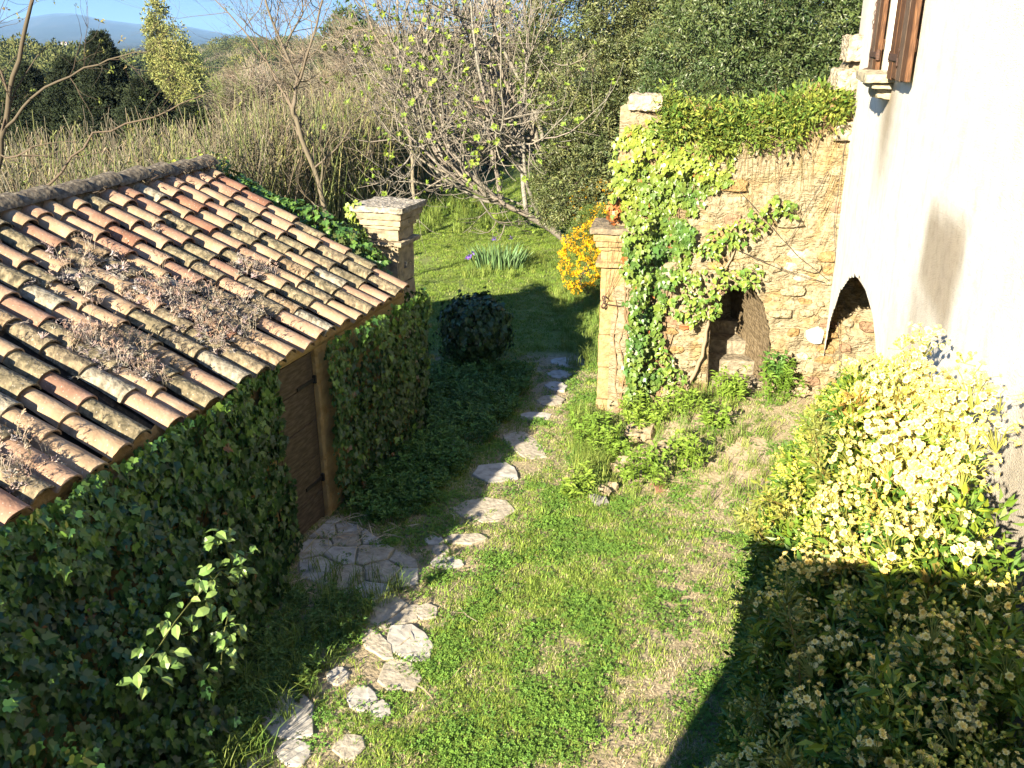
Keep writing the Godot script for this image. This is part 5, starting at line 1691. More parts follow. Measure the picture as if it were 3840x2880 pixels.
func garden_plants() -> void:
	# round ivy bush in the shade
	var nz := fnoise(1.0, 310, 3)
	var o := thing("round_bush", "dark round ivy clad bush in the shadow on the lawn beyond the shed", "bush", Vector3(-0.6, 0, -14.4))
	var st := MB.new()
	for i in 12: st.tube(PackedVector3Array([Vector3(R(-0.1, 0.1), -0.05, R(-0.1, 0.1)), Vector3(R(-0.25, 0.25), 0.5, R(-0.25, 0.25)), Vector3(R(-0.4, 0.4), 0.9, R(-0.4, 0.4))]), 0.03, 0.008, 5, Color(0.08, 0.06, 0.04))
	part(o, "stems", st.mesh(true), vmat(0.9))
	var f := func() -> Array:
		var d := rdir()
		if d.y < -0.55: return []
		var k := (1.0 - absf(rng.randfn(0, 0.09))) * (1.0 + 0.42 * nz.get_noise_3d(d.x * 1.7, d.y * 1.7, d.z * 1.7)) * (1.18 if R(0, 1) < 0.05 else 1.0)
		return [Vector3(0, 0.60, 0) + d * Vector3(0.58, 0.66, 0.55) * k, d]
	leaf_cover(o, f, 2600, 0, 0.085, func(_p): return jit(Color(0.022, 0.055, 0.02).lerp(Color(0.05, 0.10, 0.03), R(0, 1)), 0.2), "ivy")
	# yellow flowering shrub by the gate
	var ys := leafy_tree("yellow_shrub", "golden yellow flowering shrub beside the ochre gate pillar", "shrub", Vector3(1.62, 0, -18.9), [[Vector3(-0.1, 0.75, 0), Vector3(0.5, 0.7, 0.45)], [Vector3(0.15, 1.35, 0), Vector3(0.52, 0.55, 0.45)], [Vector3(0.35, 1.65, -0.2), Vector3(0.4, 0.26, 0.35)]], 700, [sprig(12, 0.10, 0.04, 0.018)], vmat(0.6, 0.4), func(_d, _k): return jit(Color(0.09, 0.14, 0.03), 0.25), 0.03, 0.9)
	var fl := MB.new()
	for i in 9:
		var c := rdir() * R(0.02, 0.07)
		for k in 4:
			var d := (rdir() + Vector3.UP * 0.3).normalized()
			leaf2(fl, c, along(d), 0.026, 0.02, jit(Color(0.74, 0.44, 0.012), 0.15))
	var xf := []
	var cols := crown([[Vector3(-0.15, 0.75, 0), Vector3(0.46, 0.70, 0.45)], [Vector3(0.05, 1.2, 0.1), Vector3(0.36, 0.45, 0.4)], [Vector3(0.35, 1.0, 0), Vector3(0.4, 0.6, 0.4)], [Vector3(-0.45, 1.05, 0), Vector3(0.16, 0.28, 0.16)], [Vector3(0.35, 1.7, -0.2), Vector3(0.36, 0.22, 0.4)]], 430, 1.0, func(_d, _k): return jit(Color(1, 1, 1), 0.15), xf, PackedColorArray(), 0.08)
	multi(ys, "flowers", fl.mesh(), vmat(0.6, 0.5), xf, cols)
	var y2 := leafy_tree("yellow_shrub", "small yellow flowering shrub half hidden under the evergreen behind the gate pillar", "shrub", Vector3(2.3, 0, -22.6), [[Vector3(-0.1, 1.2, 0), Vector3(0.7, 0.6, 0.4)]], 260, [sprig(12, 0.10, 0.04, 0.018)], vmat(0.6, 0.4), func(_d, _k): return jit(Color(0.08, 0.12, 0.03), 0.25), 0.03, 0.9)
	xf = []
	cols = crown([[Vector3(-0.1, 1.3, 0), Vector3(0.75, 0.65, 0.45)]], 230, 1.0, func(_d, _k): return jit(Color(1, 1, 1), 0.15), xf, PackedColorArray(), 0.08)
	multi(y2, "flowers", fl.mesh(), vmat(0.6, 0.5), xf, cols)
	# iris clump
	var ir := thing("iris_clump", "clump of grey green iris leaves with a few violet flowers on the lawn", "iris", Vector3(-0.3, 0, -21.4))
	var bl := MB.new()
	for i in 150:
		var a := R(0, TAU); var q := sqrt(R(0, 1))
		var b := Vector3(cos(a) * 0.62 * q, -0.02, sin(a) * 0.38 * q)
		var h := R(0.38, 0.66)
		var lean := Vector3(cos(a) * q, 0, sin(a) * q) * 0.28 + Vector3(R(-0.12, 0.12), 0, R(-0.12, 0.12))
		var s := Vector3(R(-1, 1), 0, R(-1, 1)).normalized() * 0.022
		var m := b + Vector3(0, h * 0.6, 0) + lean * 0.4
		var t := b + Vector3(0, h, 0) + lean
		var c := jit(Color(0.13, 0.22, 0.09), 0.22)
		bl.quad(b - s, b + s, m + s * 0.9, m - s * 0.9, c)
		bl.tri(m - s * 0.9, m + s * 0.9, t, c)
	part(ir, "leaves", bl.mesh(), vmat(0.5, 0.4))
	for e in [[-0.72, 0.34, 0.34], [-0.64, 0.42, 0.26], [-0.78, 0.28, 0.2], [-0.12, 0.72, 0.1], [0.28, 0.70, -0.1]]:
		var fm := MB.new()
		fm.tube(PackedVector3Array([Vector3(-e[0] * 0.15, -e[1], 0), Vector3(0, -0.02, 0)]), 0.005, 0.004, 4, Color(0.12, 0.2, 0.06))
		for k in 6:
			var a := TAU * k / 6
			var d := Vector3(cos(a), 0.9 if k % 2 == 0 else -0.35, sin(a)).normalized()
			leaf4(fm, Vector3.ZERO, along(d), R(0.07, 0.09), 0.05, jit(Color(0.13, 0.07, 0.34), 0.2))
		part(ir, "flower", fm.mesh(), vmat(0.6, 0.3), Vector3(e[0], e[1], e[2]))
	# shaded ground cover along the shed and up to the round bush
	var sw := thing("shade_weeds", "deep green leafy ground cover in the shade along the ivy wall", "ground cover", Vector3.ZERO, 0.0, "", "stuff")
	var poly := PackedVector2Array([Vector2(-2.0, -9.35), Vector2(-1.5, -8.95), Vector2(-1.1, -9.1), Vector2(-0.85, -9.6), Vector2(-0.7, -10.3), Vector2(-0.35, -11.0), Vector2(-0.05, -11.9), Vector2(0.2, -13.0), Vector2(0.3, -13.9), Vector2(-0.2, -14.0), Vector2(-0.9, -14.6), Vector2(-1.4, -14.0), Vector2(-1.3, -11.8), Vector2(-1.8, -10.2)])
	xf = []; cols = PackedColorArray()
	var n := 0
	while n < 1500:
		var x := R(-2.2, 0.5); var z := R(-14.8, -8.8)
		n += 1
		if not in_poly(Vector2(x, z), poly): continue
		xf.append(Transform3D(along(Vector3(R(-0.2, 0.2), 1, R(-0.2, 0.2))).scaled(Vector3.ONE * R(0.6, 1.15)), Vector3(x, gh(x, z), z)))
		cols.append(jit(Color(0.06, 0.14, 0.03).lerp(Color(0.11, 0.20, 0.04), R(0, 1)), 0.2))
	for i in 260: # at the foot of the ivy bank
		var q := SHED_T * Vector3(R(0.5, 1.35), 0, R(0.6, 4.0))
		xf.append(Transform3D(along(Vector3(R(-0.2, 0.2), 1, R(-0.2, 0.2))).scaled(Vector3.ONE * R(0.45, 0.9)), q))
		cols.append(jit(Color(0.06, 0.13, 0.03).lerp(Color(0.12, 0.19, 0.04), R(0, 1)), 0.2))
	scatter(sw, "stems", [leafy_stems(5, 0.10, 0.26, 0.075, 0.032), leafy_stems(6, 0.12, 0.20, 0.065, 0.03), leafy_stems(4, 0.08, 0.30, 0.08, 0.028)], vmat(0.5, 0.4), xf, cols)
	var tg := thing("long_grass", "long loose grass at the foot of the ivy bank, the reeds and the gate pillars", "grass", Vector3.ZERO, 0.0, "", "stuff")
	xf = []; cols = PackedColorArray()
	for i in 760:
		var k := R(0, 1)
		var q: Vector3
		if k < 0.22: q = SHED_T * Vector3(R(0.3, 1.5), 0, R(0.15, 3.8))
		elif k < 0.42: q = Vector3(R(0.9, 2.4), 0, R(-19.2, -14.2))
		elif k < 0.62: q = Vector3(R(-3.6, -0.4), 0, R(-31.5, -25.5))
		elif k < 0.72: q = Vector3(R(-1.1, 0.9), 0, R(-22.6, -20.2))
		elif k < 0.83: q = Vector3(R(0.9, 3.4), 0, R(-12.0, -9.4))
		else: q = Vector3(R(0.85, 1.25), 0, R(-12.2, -9.8))
		q.y = gh(q.x, q.z)
		xf.append(Transform3D(along(Vector3(R(-0.2, 0.2), 1, R(-0.2, 0.2))).scaled(Vector3.ONE * R(0.6, 1.2) * (1.9 if q.z < -25 else 1.0)), q))
		cols.append(jit(Color(0.12, 0.20, 0.035).lerp(Color(0.22, 0.28, 0.06), R(0, 1)), 0.2))
	scatter(tg, "blades", [grass_tuft(22, 0.09, 0.27, 0.007, 0.9), grass_tuft(18, 0.08, 0.34, 0.007, 1.1)], vmat(0.6, 0.5), xf, cols)
	# weeds and stones on the bank
	var wm := vmat(0.45, 0.45)
	var tint := func(m: ArrayMesh, c: Color) -> ArrayMesh:
		var arr := m.surface_get_arrays(0)
		var cc: PackedColorArray = arr[Mesh.ARRAY_COLOR]
		for i in cc.size(): cc[i] = Color(cc[i].r * c.r, cc[i].g * c.g, cc[i].b * c.b)
		arr[Mesh.ARRAY_COLOR] = cc
		var r := ArrayMesh.new()
		r.add_surface_from_arrays(Mesh.PRIMITIVE_TRIANGLES, arr)
		return r
	var WEEDS := [[1.60, -9.85, 0.42, 0.20, "bushy bright green weed at the foot of the bank, fullest of the weeds"], [2.22, -10.15, 0.40, 0.16, "upright green weed on the bank right of the fullest weed"], [0.85, -9.62, 0.30, 0.16, "low green weed on the path side of the bank below the loose stones"], [0.98, -11.1, 0.45, 0.20, "tall loose weeds at the foot of the ochre pillar"], [1.30, -10.6, 0.40, 0.18, "green weeds on the edge of the bank below the wall ivy"], [2.35, -11.3, 0.34, 0.16, "leafy weed in front of the stair opening"], [3.05, -11.55, 0.42, 0.15, "leafy weed at the right jamb of the stair opening"], [3.72, -11.6, 0.5, 0.24, "dark green leafy weed between the stone wall and the rose"], [2.7, -10.9, 0.3, 0.14, "small weed on the bare bank before the stair"], [1.85, -11.2, 0.4, 0.2, "weed clump below the climbing rose stem"]]
	for w in WEEDS:
		var g := Color(0.13, 0.23, 0.035).lerp(Color(0.22, 0.32, 0.05), R(0, 1))
		clump("weed_clump", w[4], "weed", Vector3(w[0], gh(w[0], w[1]), w[1]), tint.call(leafy_stems(int(22 * w[3] / 0.16), w[3] * 1.2, w[2] * 1.15, 0.10, 0.042), g), wm, "weeds on the bank")
	var jw := clump("jamb_weed", "dark glossy creeper hanging at the right edge of the stair arch", "weed", SW_T * Vector3(2.10, 0.75, 0.52), tint.call(leafy_stems(9, 0.10, 0.5, 0.09, 0.05), Color(0.09, 0.19, 0.04)), wm)
	jw.rotation.x = 0.25
	var sn := fnoise(0.7, 330, 3)
	var rockm := stone_mat(Color(0.15, 0.11, 0.07), Color(0.29, 0.23, 0.15), Color(0.38, 0.32, 0.23), 331, 0.02, 2.0)
	var greym := stone_mat(Color(0.12, 0.115, 0.11), Color(0.21, 0.205, 0.195), Color(0.30, 0.29, 0.28), 333, 0.02, 1.5)
	for e in [[1.18, -9.75, 0.10, 0.06, "two-fist ochre stone on the bank beside the fullest weed", rockm], [1.02, -9.5, 0.10, 0.04, "flat grey stone at the foot of the bank", greym], [1.42, -10.35, 0.14, 0.08, "broken ochre stone in the slope of the bank", rockm], [1.75, -11.0, 0.17, 0.11, "largest ochre stone on the bank below the climbing rose", rockm], [1.25, -11.35, 0.13, 0.09, "ochre stone in the bank beside the pillar weeds", rockm], [2.0, -10.55, 0.11, 0.06, "small ochre stone in the middle of the bank", rockm], [-0.74, -10.85, 0.17, 0.06, "flat grey stone in the shaded ground cover beside the path", greym]]:
		var t := part(self, "loose_stone", worn_box(Vector3(e[2], e[3], e[2] * 0.75), 0.04, 0.09, sn, Vector3(e[0] * 9, 0, 0)), e[5], Vector3(e[0], gh(e[0], e[1]) + e[3] * 0.35, e[1]))
		t.rotation = Vector3(R(-0.3, 0.3), R(0, TAU), R(-0.3, 0.3))
		tag(t, e[4], "stone", "loose stones about the garden")
	var br := part(self, "broken_tile", tile_mesh(0.2, 0.09, 0.1), tile_mats[2], Vector3(1.72, gh(1.72, -9.72) + 0.02, -9.72))
	br.rotation = Vector3(0.3, 2.0, 0.4)
	tag(br, "broken piece of orange roof tile lying below the fullest weed", "tile")
	# dry reed leaves blown against the door
	var lt := thing("reed_litter", "dry pale reed leaves scattered on the paving before the shed door", "leaf litter", Vector3.ZERO, 0.0, "", "stuff")
	var lb := MB.new()
	for i in 95:
		var c := Vector3(R(-2.25, -1.2), 0, R(-9.1, -8.3)) if i < 55 else Vector3(R(-2.2, -0.4), 0, R(-9.6, -6.0))
		c.y = gh(c.x, c.z) + R(0.035, 0.06)
		var a := R(0, TAU)
		var d := Vector3(cos(a), R(-0.1, 0.12), sin(a)) * R(0.06, 0.2)
		var sd := Vector3(-sin(a), 0, cos(a)) * R(0.003, 0.009)
		var bow := Vector3(sd.x, 0.01, sd.z) * R(-3, 3)
		lb.quad(c - d - sd * 0.3, c - d + sd * 0.3, c + bow + sd, c + bow - sd, jit(Color(0.42, 0.34, 0.22), 0.25))
		lb.quad(c + bow - sd, c + bow + sd, c + d + sd * 0.2, c + d - sd * 0.2, jit(Color(0.42, 0.34, 0.22), 0.25))
	part(lt, "leaves", lb.mesh(), vmat(0.8, 0.2))
	# rose spray that catches the sun in front of the ivy bank
	var rs := thing("rose_spray", "sunlit rose spray with glossy pale leaves in front of the dark ivy bank", "rose", SHED_T.origin, deg_to_rad(-18.8))
	var cm := MB.new()
	for pl in [[Vector3(0.35, 0.05, 1.5), Vector3(0.6, 0.8, 1.7), Vector3(0.8, 1.22, 2.1), Vector3(0.88, 1.27, 2.6), Vector3(0.96, 1.18, 3.2)], [Vector3(0.35, 0.05, 1.5), Vector3(0.7, 0.7, 1.9), Vector3(0.95, 0.95, 2.3), Vector3(1.05, 0.72, 2.55)], [Vector3(0.6, 0.8, 1.7), Vector3(0.72, 1.3, 1.9), Vector3(0.76, 1.5, 2.0)]]:
		var pts := PackedVector3Array()
		for i in pl.size() - 1:
			for k in 3: pts.append(pl[i].lerp(pl[i + 1], k / 3.0) + rdir() * 0.01)
		pts.append(pl[-1])
		cm.tube(pts, 0.009, 0.004, 5, Color(0.14, 0.16, 0.05))
	part(rs, "stem", cm.mesh(true), vmat(0.7))
	var spots := [[0.84, 1.28, 2.15, 0.2], [0.9, 1.28, 2.6, 0.22], [0.92, 1.2, 2.4, 0.2], [1.05, 0.75, 2.5, 0.13], [1.0, 0.9, 2.35, 0.1], [0.76, 1.48, 2.0, 0.08], [0.86, 1.22, 1.9, 0.14], [0.95, 1.22, 2.95, 0.2], [0.98, 1.12, 3.15, 0.14]]
	var fr := func() -> Array:
		var e: Array = spots[rng.randi() % spots.size()]
		var d := rdir()
		return [Vector3(e[0], e[1], e[2]) + d * Vector3(0.7, 0.6, 1.2) * e[3], Vector3(d.x * 0.5 + 0.4, 1.1, d.z * 0.5)]
	leaf_cover(rs, fr, 150, 145, 0.095, func(_p): return jit(Color(0.11, 0.20, 0.05).lerp(Color(0.20, 0.28, 0.08), R(0, 1)), 0.2), "rose", 0.4)
	# ivy that runs down the grey pillar
	var pi := thing("pillar_ivy", "ivy strand running down the left side of the grey gate pillar", "ivy", Vector3(-1.76, 0.1, -12.75), deg_to_rad(-18.8))
	var fp := func() -> Array:
		var y := R(1.9, 2.98)
		return [Vector3(-0.27 - 0.12 * sm(2.4, 2.8, y) + 0.06 * R(-1, 1) * (1.0 + 1.2 * sm(2.85, 2.95, y)), y, 0.26 + 0.14 * sm(2.4, 2.8, y) * R(0.2, 1)), Vector3(-0.3, 0.3, 1)]
	leaf_cover(pi, fp, 230, 0, 0.065, func(_p): return jit(Color(0.09, 0.16, 0.035).lerp(Color(0.26, 0.30, 0.05), R(0, 1)), 0.2), "ivy")
	# wire bundle on the ochre pillar
	var wb := thing("wire_bundle", "dark bundle of rusty wire tied round the ochre gate pillar", "wire", Vector3(1.33, 1.72, -12.26), deg_to_rad(-10.0))
	var wmb := MB.new()
	for i in 9:
		var pts := PackedVector3Array()
		for k in 9:
			var a := TAU * k / 8 + R(-0.1, 0.1)
			pts.append(Vector3(-0.02 + 0.03 * sin(a * 2), 0.09 * cos(a) + R(-0.01, 0.01), 0.03 + 0.03 * sin(a)))
		wmb.tube(pts, 0.006, 0.006, 4, jit(Color(0.07, 0.045, 0.04), 0.3))
	for e in [Vector3(0.02, 0.9, 0.02), Vector3(0.14, 1.0, 0.02), Vector3(0.25, 0.8, 0.02), Vector3(0.30, 0.75, 0.02)]:
		wmb.tube(PackedVector3Array([Vector3(0, 0.08, 0.05), e * 0.5 + Vector3(0, 0, 0.05), e + Vector3(0, 0, 0.10)]), 0.003, 0.003, 3, Color(0.12, 0.08, 0.05))
	wmb.tube(PackedVector3Array([Vector3(-0.02, -0.02, 0.04), Vector3(0.2, -0.04, 0.045), Vector3(0.5, 0.0, 0.045)]), 0.005, 0.005, 4, Color(0.06, 0.04, 0.035))
	part(wb, "strands", wmb.mesh(), vmat(0.7))

func woods() -> void:
	# evergreens behind the wall
	var sp := []
	for i in 4: sp.append(sprig(17, 0.20, 0.085, 0.034, 0.3, true, 2, 0.6))
	var m := vmat(0.48, 0.25, 0.5)
	var cf := func(d: Vector3, k: float) -> Color:
		var c := Color(0.04, 0.072, 0.022).lerp(Color(0.14, 0.18, 0.058), R(0, 1) * R(0, 1) + 0.15 * d.y)
		return jit(c, 0.2)
	var cf2 := func(d: Vector3, k: float) -> Color:
		var c := Color(0.055, 0.08, 0.028).lerp(Color(0.19, 0.21, 0.08), R(0, 1) * 0.8)
		return jit(c, 0.2)
	leafy_tree("bay_tree", "olive toned evergreen bay tree right behind the fig branches", "tree", Vector3(2.45, 0, -23.9), [[Vector3(-0.6, 4.9, 0.2), Vector3(1.6, 2.2, 1.5)], [Vector3(0.2, 2.6, 0.6), Vector3(1.7, 1.9, 1.5)], [Vector3(0.9, 6.6, -0.3), Vector3(1.9, 2.0, 1.6)], [Vector3(-0.9, 1.7, 0.9), Vector3(1.0, 1.1, 0.9)], [Vector3(1.3, 4.4, 0.4), Vector3(1.5, 1.8, 1.4)], [Vector3(0.4, 1.0, 1.2), Vector3(1.3, 0.8, 0.9)]], 7200, sp, m, cf2, 0.16, 5.0, "evergreen trees behind the stone wall")
	leafy_tree("bay_tree", "dark glossy evergreen bay tree rising behind the top of the stone wall", "tree", Vector3(5.4, 0, -19.4), [[Vector3(-1.2, 4.6, 0.4), Vector3(1.5, 1.7, 1.4)], [Vector3(0.5, 4.5, 0.6), Vector3(1.5, 1.6, 1.4)], [Vector3(-0.4, 6.4, 0), Vector3(1.9, 1.8, 1.6)], [Vector3(-1.9, 3.0, 0.3), Vector3(1.2, 1.6, 1.1)], [Vector3(1.5, 6.0, 0.3), Vector3(1.5, 1.6, 1.3)]], 5200, sp, m, cf, 0.16, 5.0, "evergreen trees behind the stone wall")
	leafy_tree("bay_tree", "deep green evergreen bay tree against the corner of the white house", "tree", Vector3(8.2, 0, -18.6), [[Vector3(-0.9, 4.8, 0.3), Vector3(1.5, 1.8, 1.4)], [Vector3(0.3, 6.4, 0), Vector3(2.0, 1.9, 1.6)], [Vector3(0.2, 3.2, 0.5), Vector3(1.6, 1.7, 1.4)]], 3000, sp, m, cf, 0.16, 5.0, "evergreen trees behind the stone wall")
	leafy_tree("bay_tree", "tall evergreen in the gap between the olive toned and the glossy bay trees", "tree", Vector3(5.0, 0, -25.0), [[Vector3(-0.3, 6.6, 0), Vector3(1.9, 2.2, 1.6)], [Vector3(0.3, 3.6, 0), Vector3(2.0, 2.2, 1.6)], [Vector3(2.2, 5.4, 0), Vector3(2.0, 2.6, 1.6)]], 3200, sp, m, cf, 0.18, 5.0, "evergreen trees behind the stone wall")
	# poplars, conifers, a pine
	var big := []
	for i in 3: big.append(sprig(30, 0.8, 0.34, 0.20, 0.3, false, 2, 0.5))
	var pc := func(_d, _k) -> Color: return jit(Color(0.27, 0.285, 0.09).lerp(Color(0.18, 0.20, 0.06), R(0, 1)), 0.2)
	var vm := vmat(0.7, 0.4)
	var k := 0
	for e in [[-45.3, -122.0, 9.2, "tallest of the three pale yellow green poplars far beyond the reeds"], [-42.0, -118.0, 6.4, "middle poplar of the three far beyond the reeds"], [-39.6, -116.0, 4.0, "lowest poplar of the three far beyond the reeds"]]:
		var b := gh(e[0], e[1])
		var h: float = e[2] - b
		var lobes := []
		for j in 7:
			var g := j / 6.0
			lobes.append([Vector3(R(-0.5, 0.5), h * (0.22 + 0.70 * g), R(-0.4, 0.4)), Vector3(1.7 * (1.0 - 0.55 * g) + 0.1, h * 0.13, 1.6 * (1.0 - 0.55 * g) + 0.1)])
		if k == 1:
			for j in 3: lobes.append([Vector3(R(-1.5, 1.5), h * R(0.3, 0.75), 0), Vector3(1.3, h * 0.16, 1.2)])
		leafy_tree("poplar_tree", e[3], "tree", Vector3(e[0], b, e[1]), lobes, 560, big, vm, pc, 0.25, h * 0.9, "poplars in the valley", Color(0.25, 0.23, 0.18))
		k += 1
	var nee := []
	for i in 3: nee.append(sprig(44, 0.6, 0.30, 0.09, 0.3, false, 2, 0.3))
	var dc := func(_d, _k) -> Color: return jit(Color(0.012, 0.02, 0.010).lerp(Color(0.035, 0.05, 0.02), R(0, 1)), 0.2)
	for e in [[-15.6, -36.0, 5.5, 2.0, "tallest dark conifer with a thin pointed top left of the poplars"], [-13.4, -34.0, 3.9, 2.5, "broad dark conifer just right of the tallest one"], [-17.5, -37.0, 4.6, 2.5, "dark conifer just left of the tallest one"], [-19.6, -38.0, 4.3, 2.7, "second dark conifer from the left edge"], [-22.2, -38.0, 4.8, 2.8, "leftmost dark conifer, cut by the picture edge"], [-11.4, -33.0, 3.1, 2.4, "lower dark conifer in front of the poplars"]]:
		var b := gh(e[0], e[1])
		var h: float = e[2] - b
		var o := thing("conifer_tree", e[4], "tree", Vector3(e[0], b, e[1]), 0.0, "dark conifers left of the poplars")
		var tb := MB.new()
		tb.tube(PackedVector3Array([Vector3(0, -0.3, 0), Vector3(0, h * 0.5, 0), Vector3(0, h, 0)]), 0.2, 0.03, 6, Color(0.09, 0.07, 0.05))
		part(o, "trunk", tb.mesh(true), vmat(0.95))
		var xf := []; var cols := PackedColorArray()
		for i in 2200:
			var g := 1.0 - pow(R(0, 1), 0.72)
			var a := R(0, TAU)
			var rr: float = e[3] * 1.45 * (1.0 - g) * (0.55 + 0.45 * absf(sin(g * 26.0))) * sqrt(R(0.25, 1)) + 0.05
			var d := Vector3(cos(a), -0.05, sin(a))
			xf.append(Transform3D(along(d + Vector3(0, 0.25, 0)).scaled(Vector3.ONE * R(0.5, 0.9) * (0.5 + 0.6 * (1.0 - g))), Vector3(d.x * rr, h * (0.06 + 0.94 * g) - rr * 0.12, d.z * rr)))
			cols.append(dc.call(d, 0))
		scatter(o, "crown", nee, vmat(0.8, 0.1), xf, cols)
	leafy_tree("pine_tree", "green pine standing above the bare trees left of the fig", "tree", Vector3(-9.6, gh(-9.6, -60.0), -60.0), [[Vector3(0, 7.6, 0), Vector3(2.2, 2.0, 2.0)], [Vector3(-0.6, 9.2, 0), Vector3(1.5, 1.3, 1.4)], [Vector3(0.9, 6.2, 0), Vector3(2.2, 1.6, 2.0)]], 420, nee, vmat(0.8, 0.2), func(_d, _k): return jit(Color(0.07, 0.11, 0.035), 0.25), 0.2, 8.0)
	# bare brushy trees beyond the reeds
	var tw := [twig_clump(34, 0.8, 0.011), twig_clump(30, 0.7, 0.012)]
	for e in [[-8.8, -44.0, 4.9, 2.4, "grey brown bare tree beyond the reeds, left of the forked tree's crown", 0.0], [-6.2, -40.0, 5.6, 2.3, "grey brown bare tree beyond the reeds under the green pine", 0.1], [-3.4, -36.0, 5.4, 2.2, "dense twiggy bare tree just left of the fig", 0.25], [-13.0, -47.0, 3.6, 2.6, "low brown bare tree between the poplars and the forked tree", 0.0], [-1.0, -40.0, 6.6, 2.4, "tall bare twiggy tree behind the fig branches", 0.2], [-11.0, -40.0, 3.9, 2.2, "pale bare tree just behind the reed tops", 0.15]]:
		var b := gh(e[0], e[1])
		var h: float = e[2] - b
		var w: float = e[3]
		leafy_tree("bare_tree", e[4], "tree", Vector3(e[0], b, e[1]), [[Vector3(0, h * 0.75, 0), Vector3(w * 0.7, h * 0.24, w * 0.7)], [Vector3(-w * 0.4, h * 0.5, 0), Vector3(w * 0.7, h * 0.26, w * 0.6)], [Vector3(w * 0.4, h * 0.48, 0.2), Vector3(w * 0.7, h * 0.28, w * 0.6)], [Vector3(0, h * 0.28, 0.4), Vector3(w * 0.8, h * 0.24, w * 0.7)]], 330, tw, vmat(0.9), func(_d, _k): return jit(Color(0.17, 0.145, 0.11).lerp(Color(0.27, 0.235, 0.175), R(0, 1)) if R(0, 1) > e[5] else Color(0.14, 0.17, 0.06), 0.2), 0.12, h * 0.8, "bare trees beyond the reeds", Color(0.2, 0.17, 0.13))
	# woods on the slopes: one mass
	var fo := thing("distant_woods", "green and brown woodland covering the valley and the low hills", "woods", Vector3.ZERO, 0.0, "", "stuff")
	var ball := []
	for j in 3:
		var mb := MB.new()
		for i in 460:
			var d := rdir()
			var q := d * R(0.65, 1.05) * Vector3(1, 0.8, 1) + Vector3(0, 0.8, 0)
			leaf2(mb, q, along((d + rdir() * 0.8).normalized()), 0.17, 0.13, jit(Color(1, 1, 1), 0.35))
		mb.tube(PackedVector3Array([Vector3(0, -0.8, 0), Vector3(0, 0.8, 0)]), 0.06, 0.03, 4, Color(0.8, 0.7, 0.6))
		ball.append(mb.mesh())
	var bx := []; var bc := PackedColorArray(); var tx := []; var tc := PackedColorArray()
	for i in 5200:
		var az := R(-36, 12)
		var r := 62.0 * pow(12.0, R(0, 1))
		if r > 190 and R(0, 1) < 0.3: continue
		var x := r * sin(deg_to_rad(az)); var z := -r * cos(deg_to_rad(az))
		var s := R(1.5, 3.0) * (1.0 + 0.35 * sm(100, 300, r))
		var n := nfar.get_noise_2d(x * 2.0 + 50, z * 2.0)
		var hillside := sm(-15.0, -24.0, az) * sm(100, 150, r)
		var t := Transform3D(along(Vector3.UP).scaled(Vector3(s, s * R(0.8, 1.3), s)), Vector3(x, gh(x, z) - 0.2 * s, z))
		if hillside > 0.5 or r > 230 and n > -0.15:
			bx.append(t); bc.append(jit(Color(0.14, 0.155, 0.05).lerp(Color(0.06, 0.08, 0.03), R(0, 1)), 0.22))
		elif n > 0.08:
			var c := Color(0.09, 0.12, 0.04)
			if R(0, 1) < 0.12: c = Color(0.20, 0.25, 0.14)
			bx.append(t); bc.append(jit(c, 0.25))
		else:
			tx.append(t); tc.append(jit(Color(0.20, 0.175, 0.13).lerp(Color(0.15, 0.15, 0.08), R(0, 1)), 0.2))
	scatter(fo, "green_crowns", ball, vmat(0.9, 0.2), bx, bc)
	scatter(fo, "bare_crowns", [twig_clump(90, 1.0, 0.025), twig_clump(80, 1.1, 0.025)], vmat(0.95), tx, tc)

func houses_far() -> void:
	# a few pale farmhouses on the plain below the mountains
	var k := 0
	for e in [[-27.3, 3300.0, "pale farmhouse far away on the plain, left of two"], [-25.2, 3600.0, "pale farmhouse far away on the plain, right of two"]]:
		var x: float = e[1] * sin(deg_to_rad(e[0])); var z: float = -e[1] * cos(deg_to_rad(e[0]))
		var o := thing("farmhouse", e[2], "house", Vector3(x, gh(x, z), z), 0.3 * k)
		var w := MB.new()
		w.box(Vector3(0, 4, 0), Vector3(11, 5, 6), Basis.IDENTITY, 0.1)
		part(o, "wall", w.mesh(), mat(Color(0.7, 0.66, 0.58)))
		var r := MB.new()
		for s in [-1.0, 1.0]:
			r.quad(Vector3(-11.5, 8.6, s * 6.8), Vector3(11.5, 8.6, s * 6.8), Vector3(11.5, 12, 0), Vector3(-11.5, 12, 0))
			r.tri(Vector3(s * 11, 9, -6), Vector3(s * 11, 9, 6), Vector3(s * 11, 12, 0))
		part(o, "roof", r.mesh(), mat(Color(0.35, 0.2, 0.13)))
		k += 1

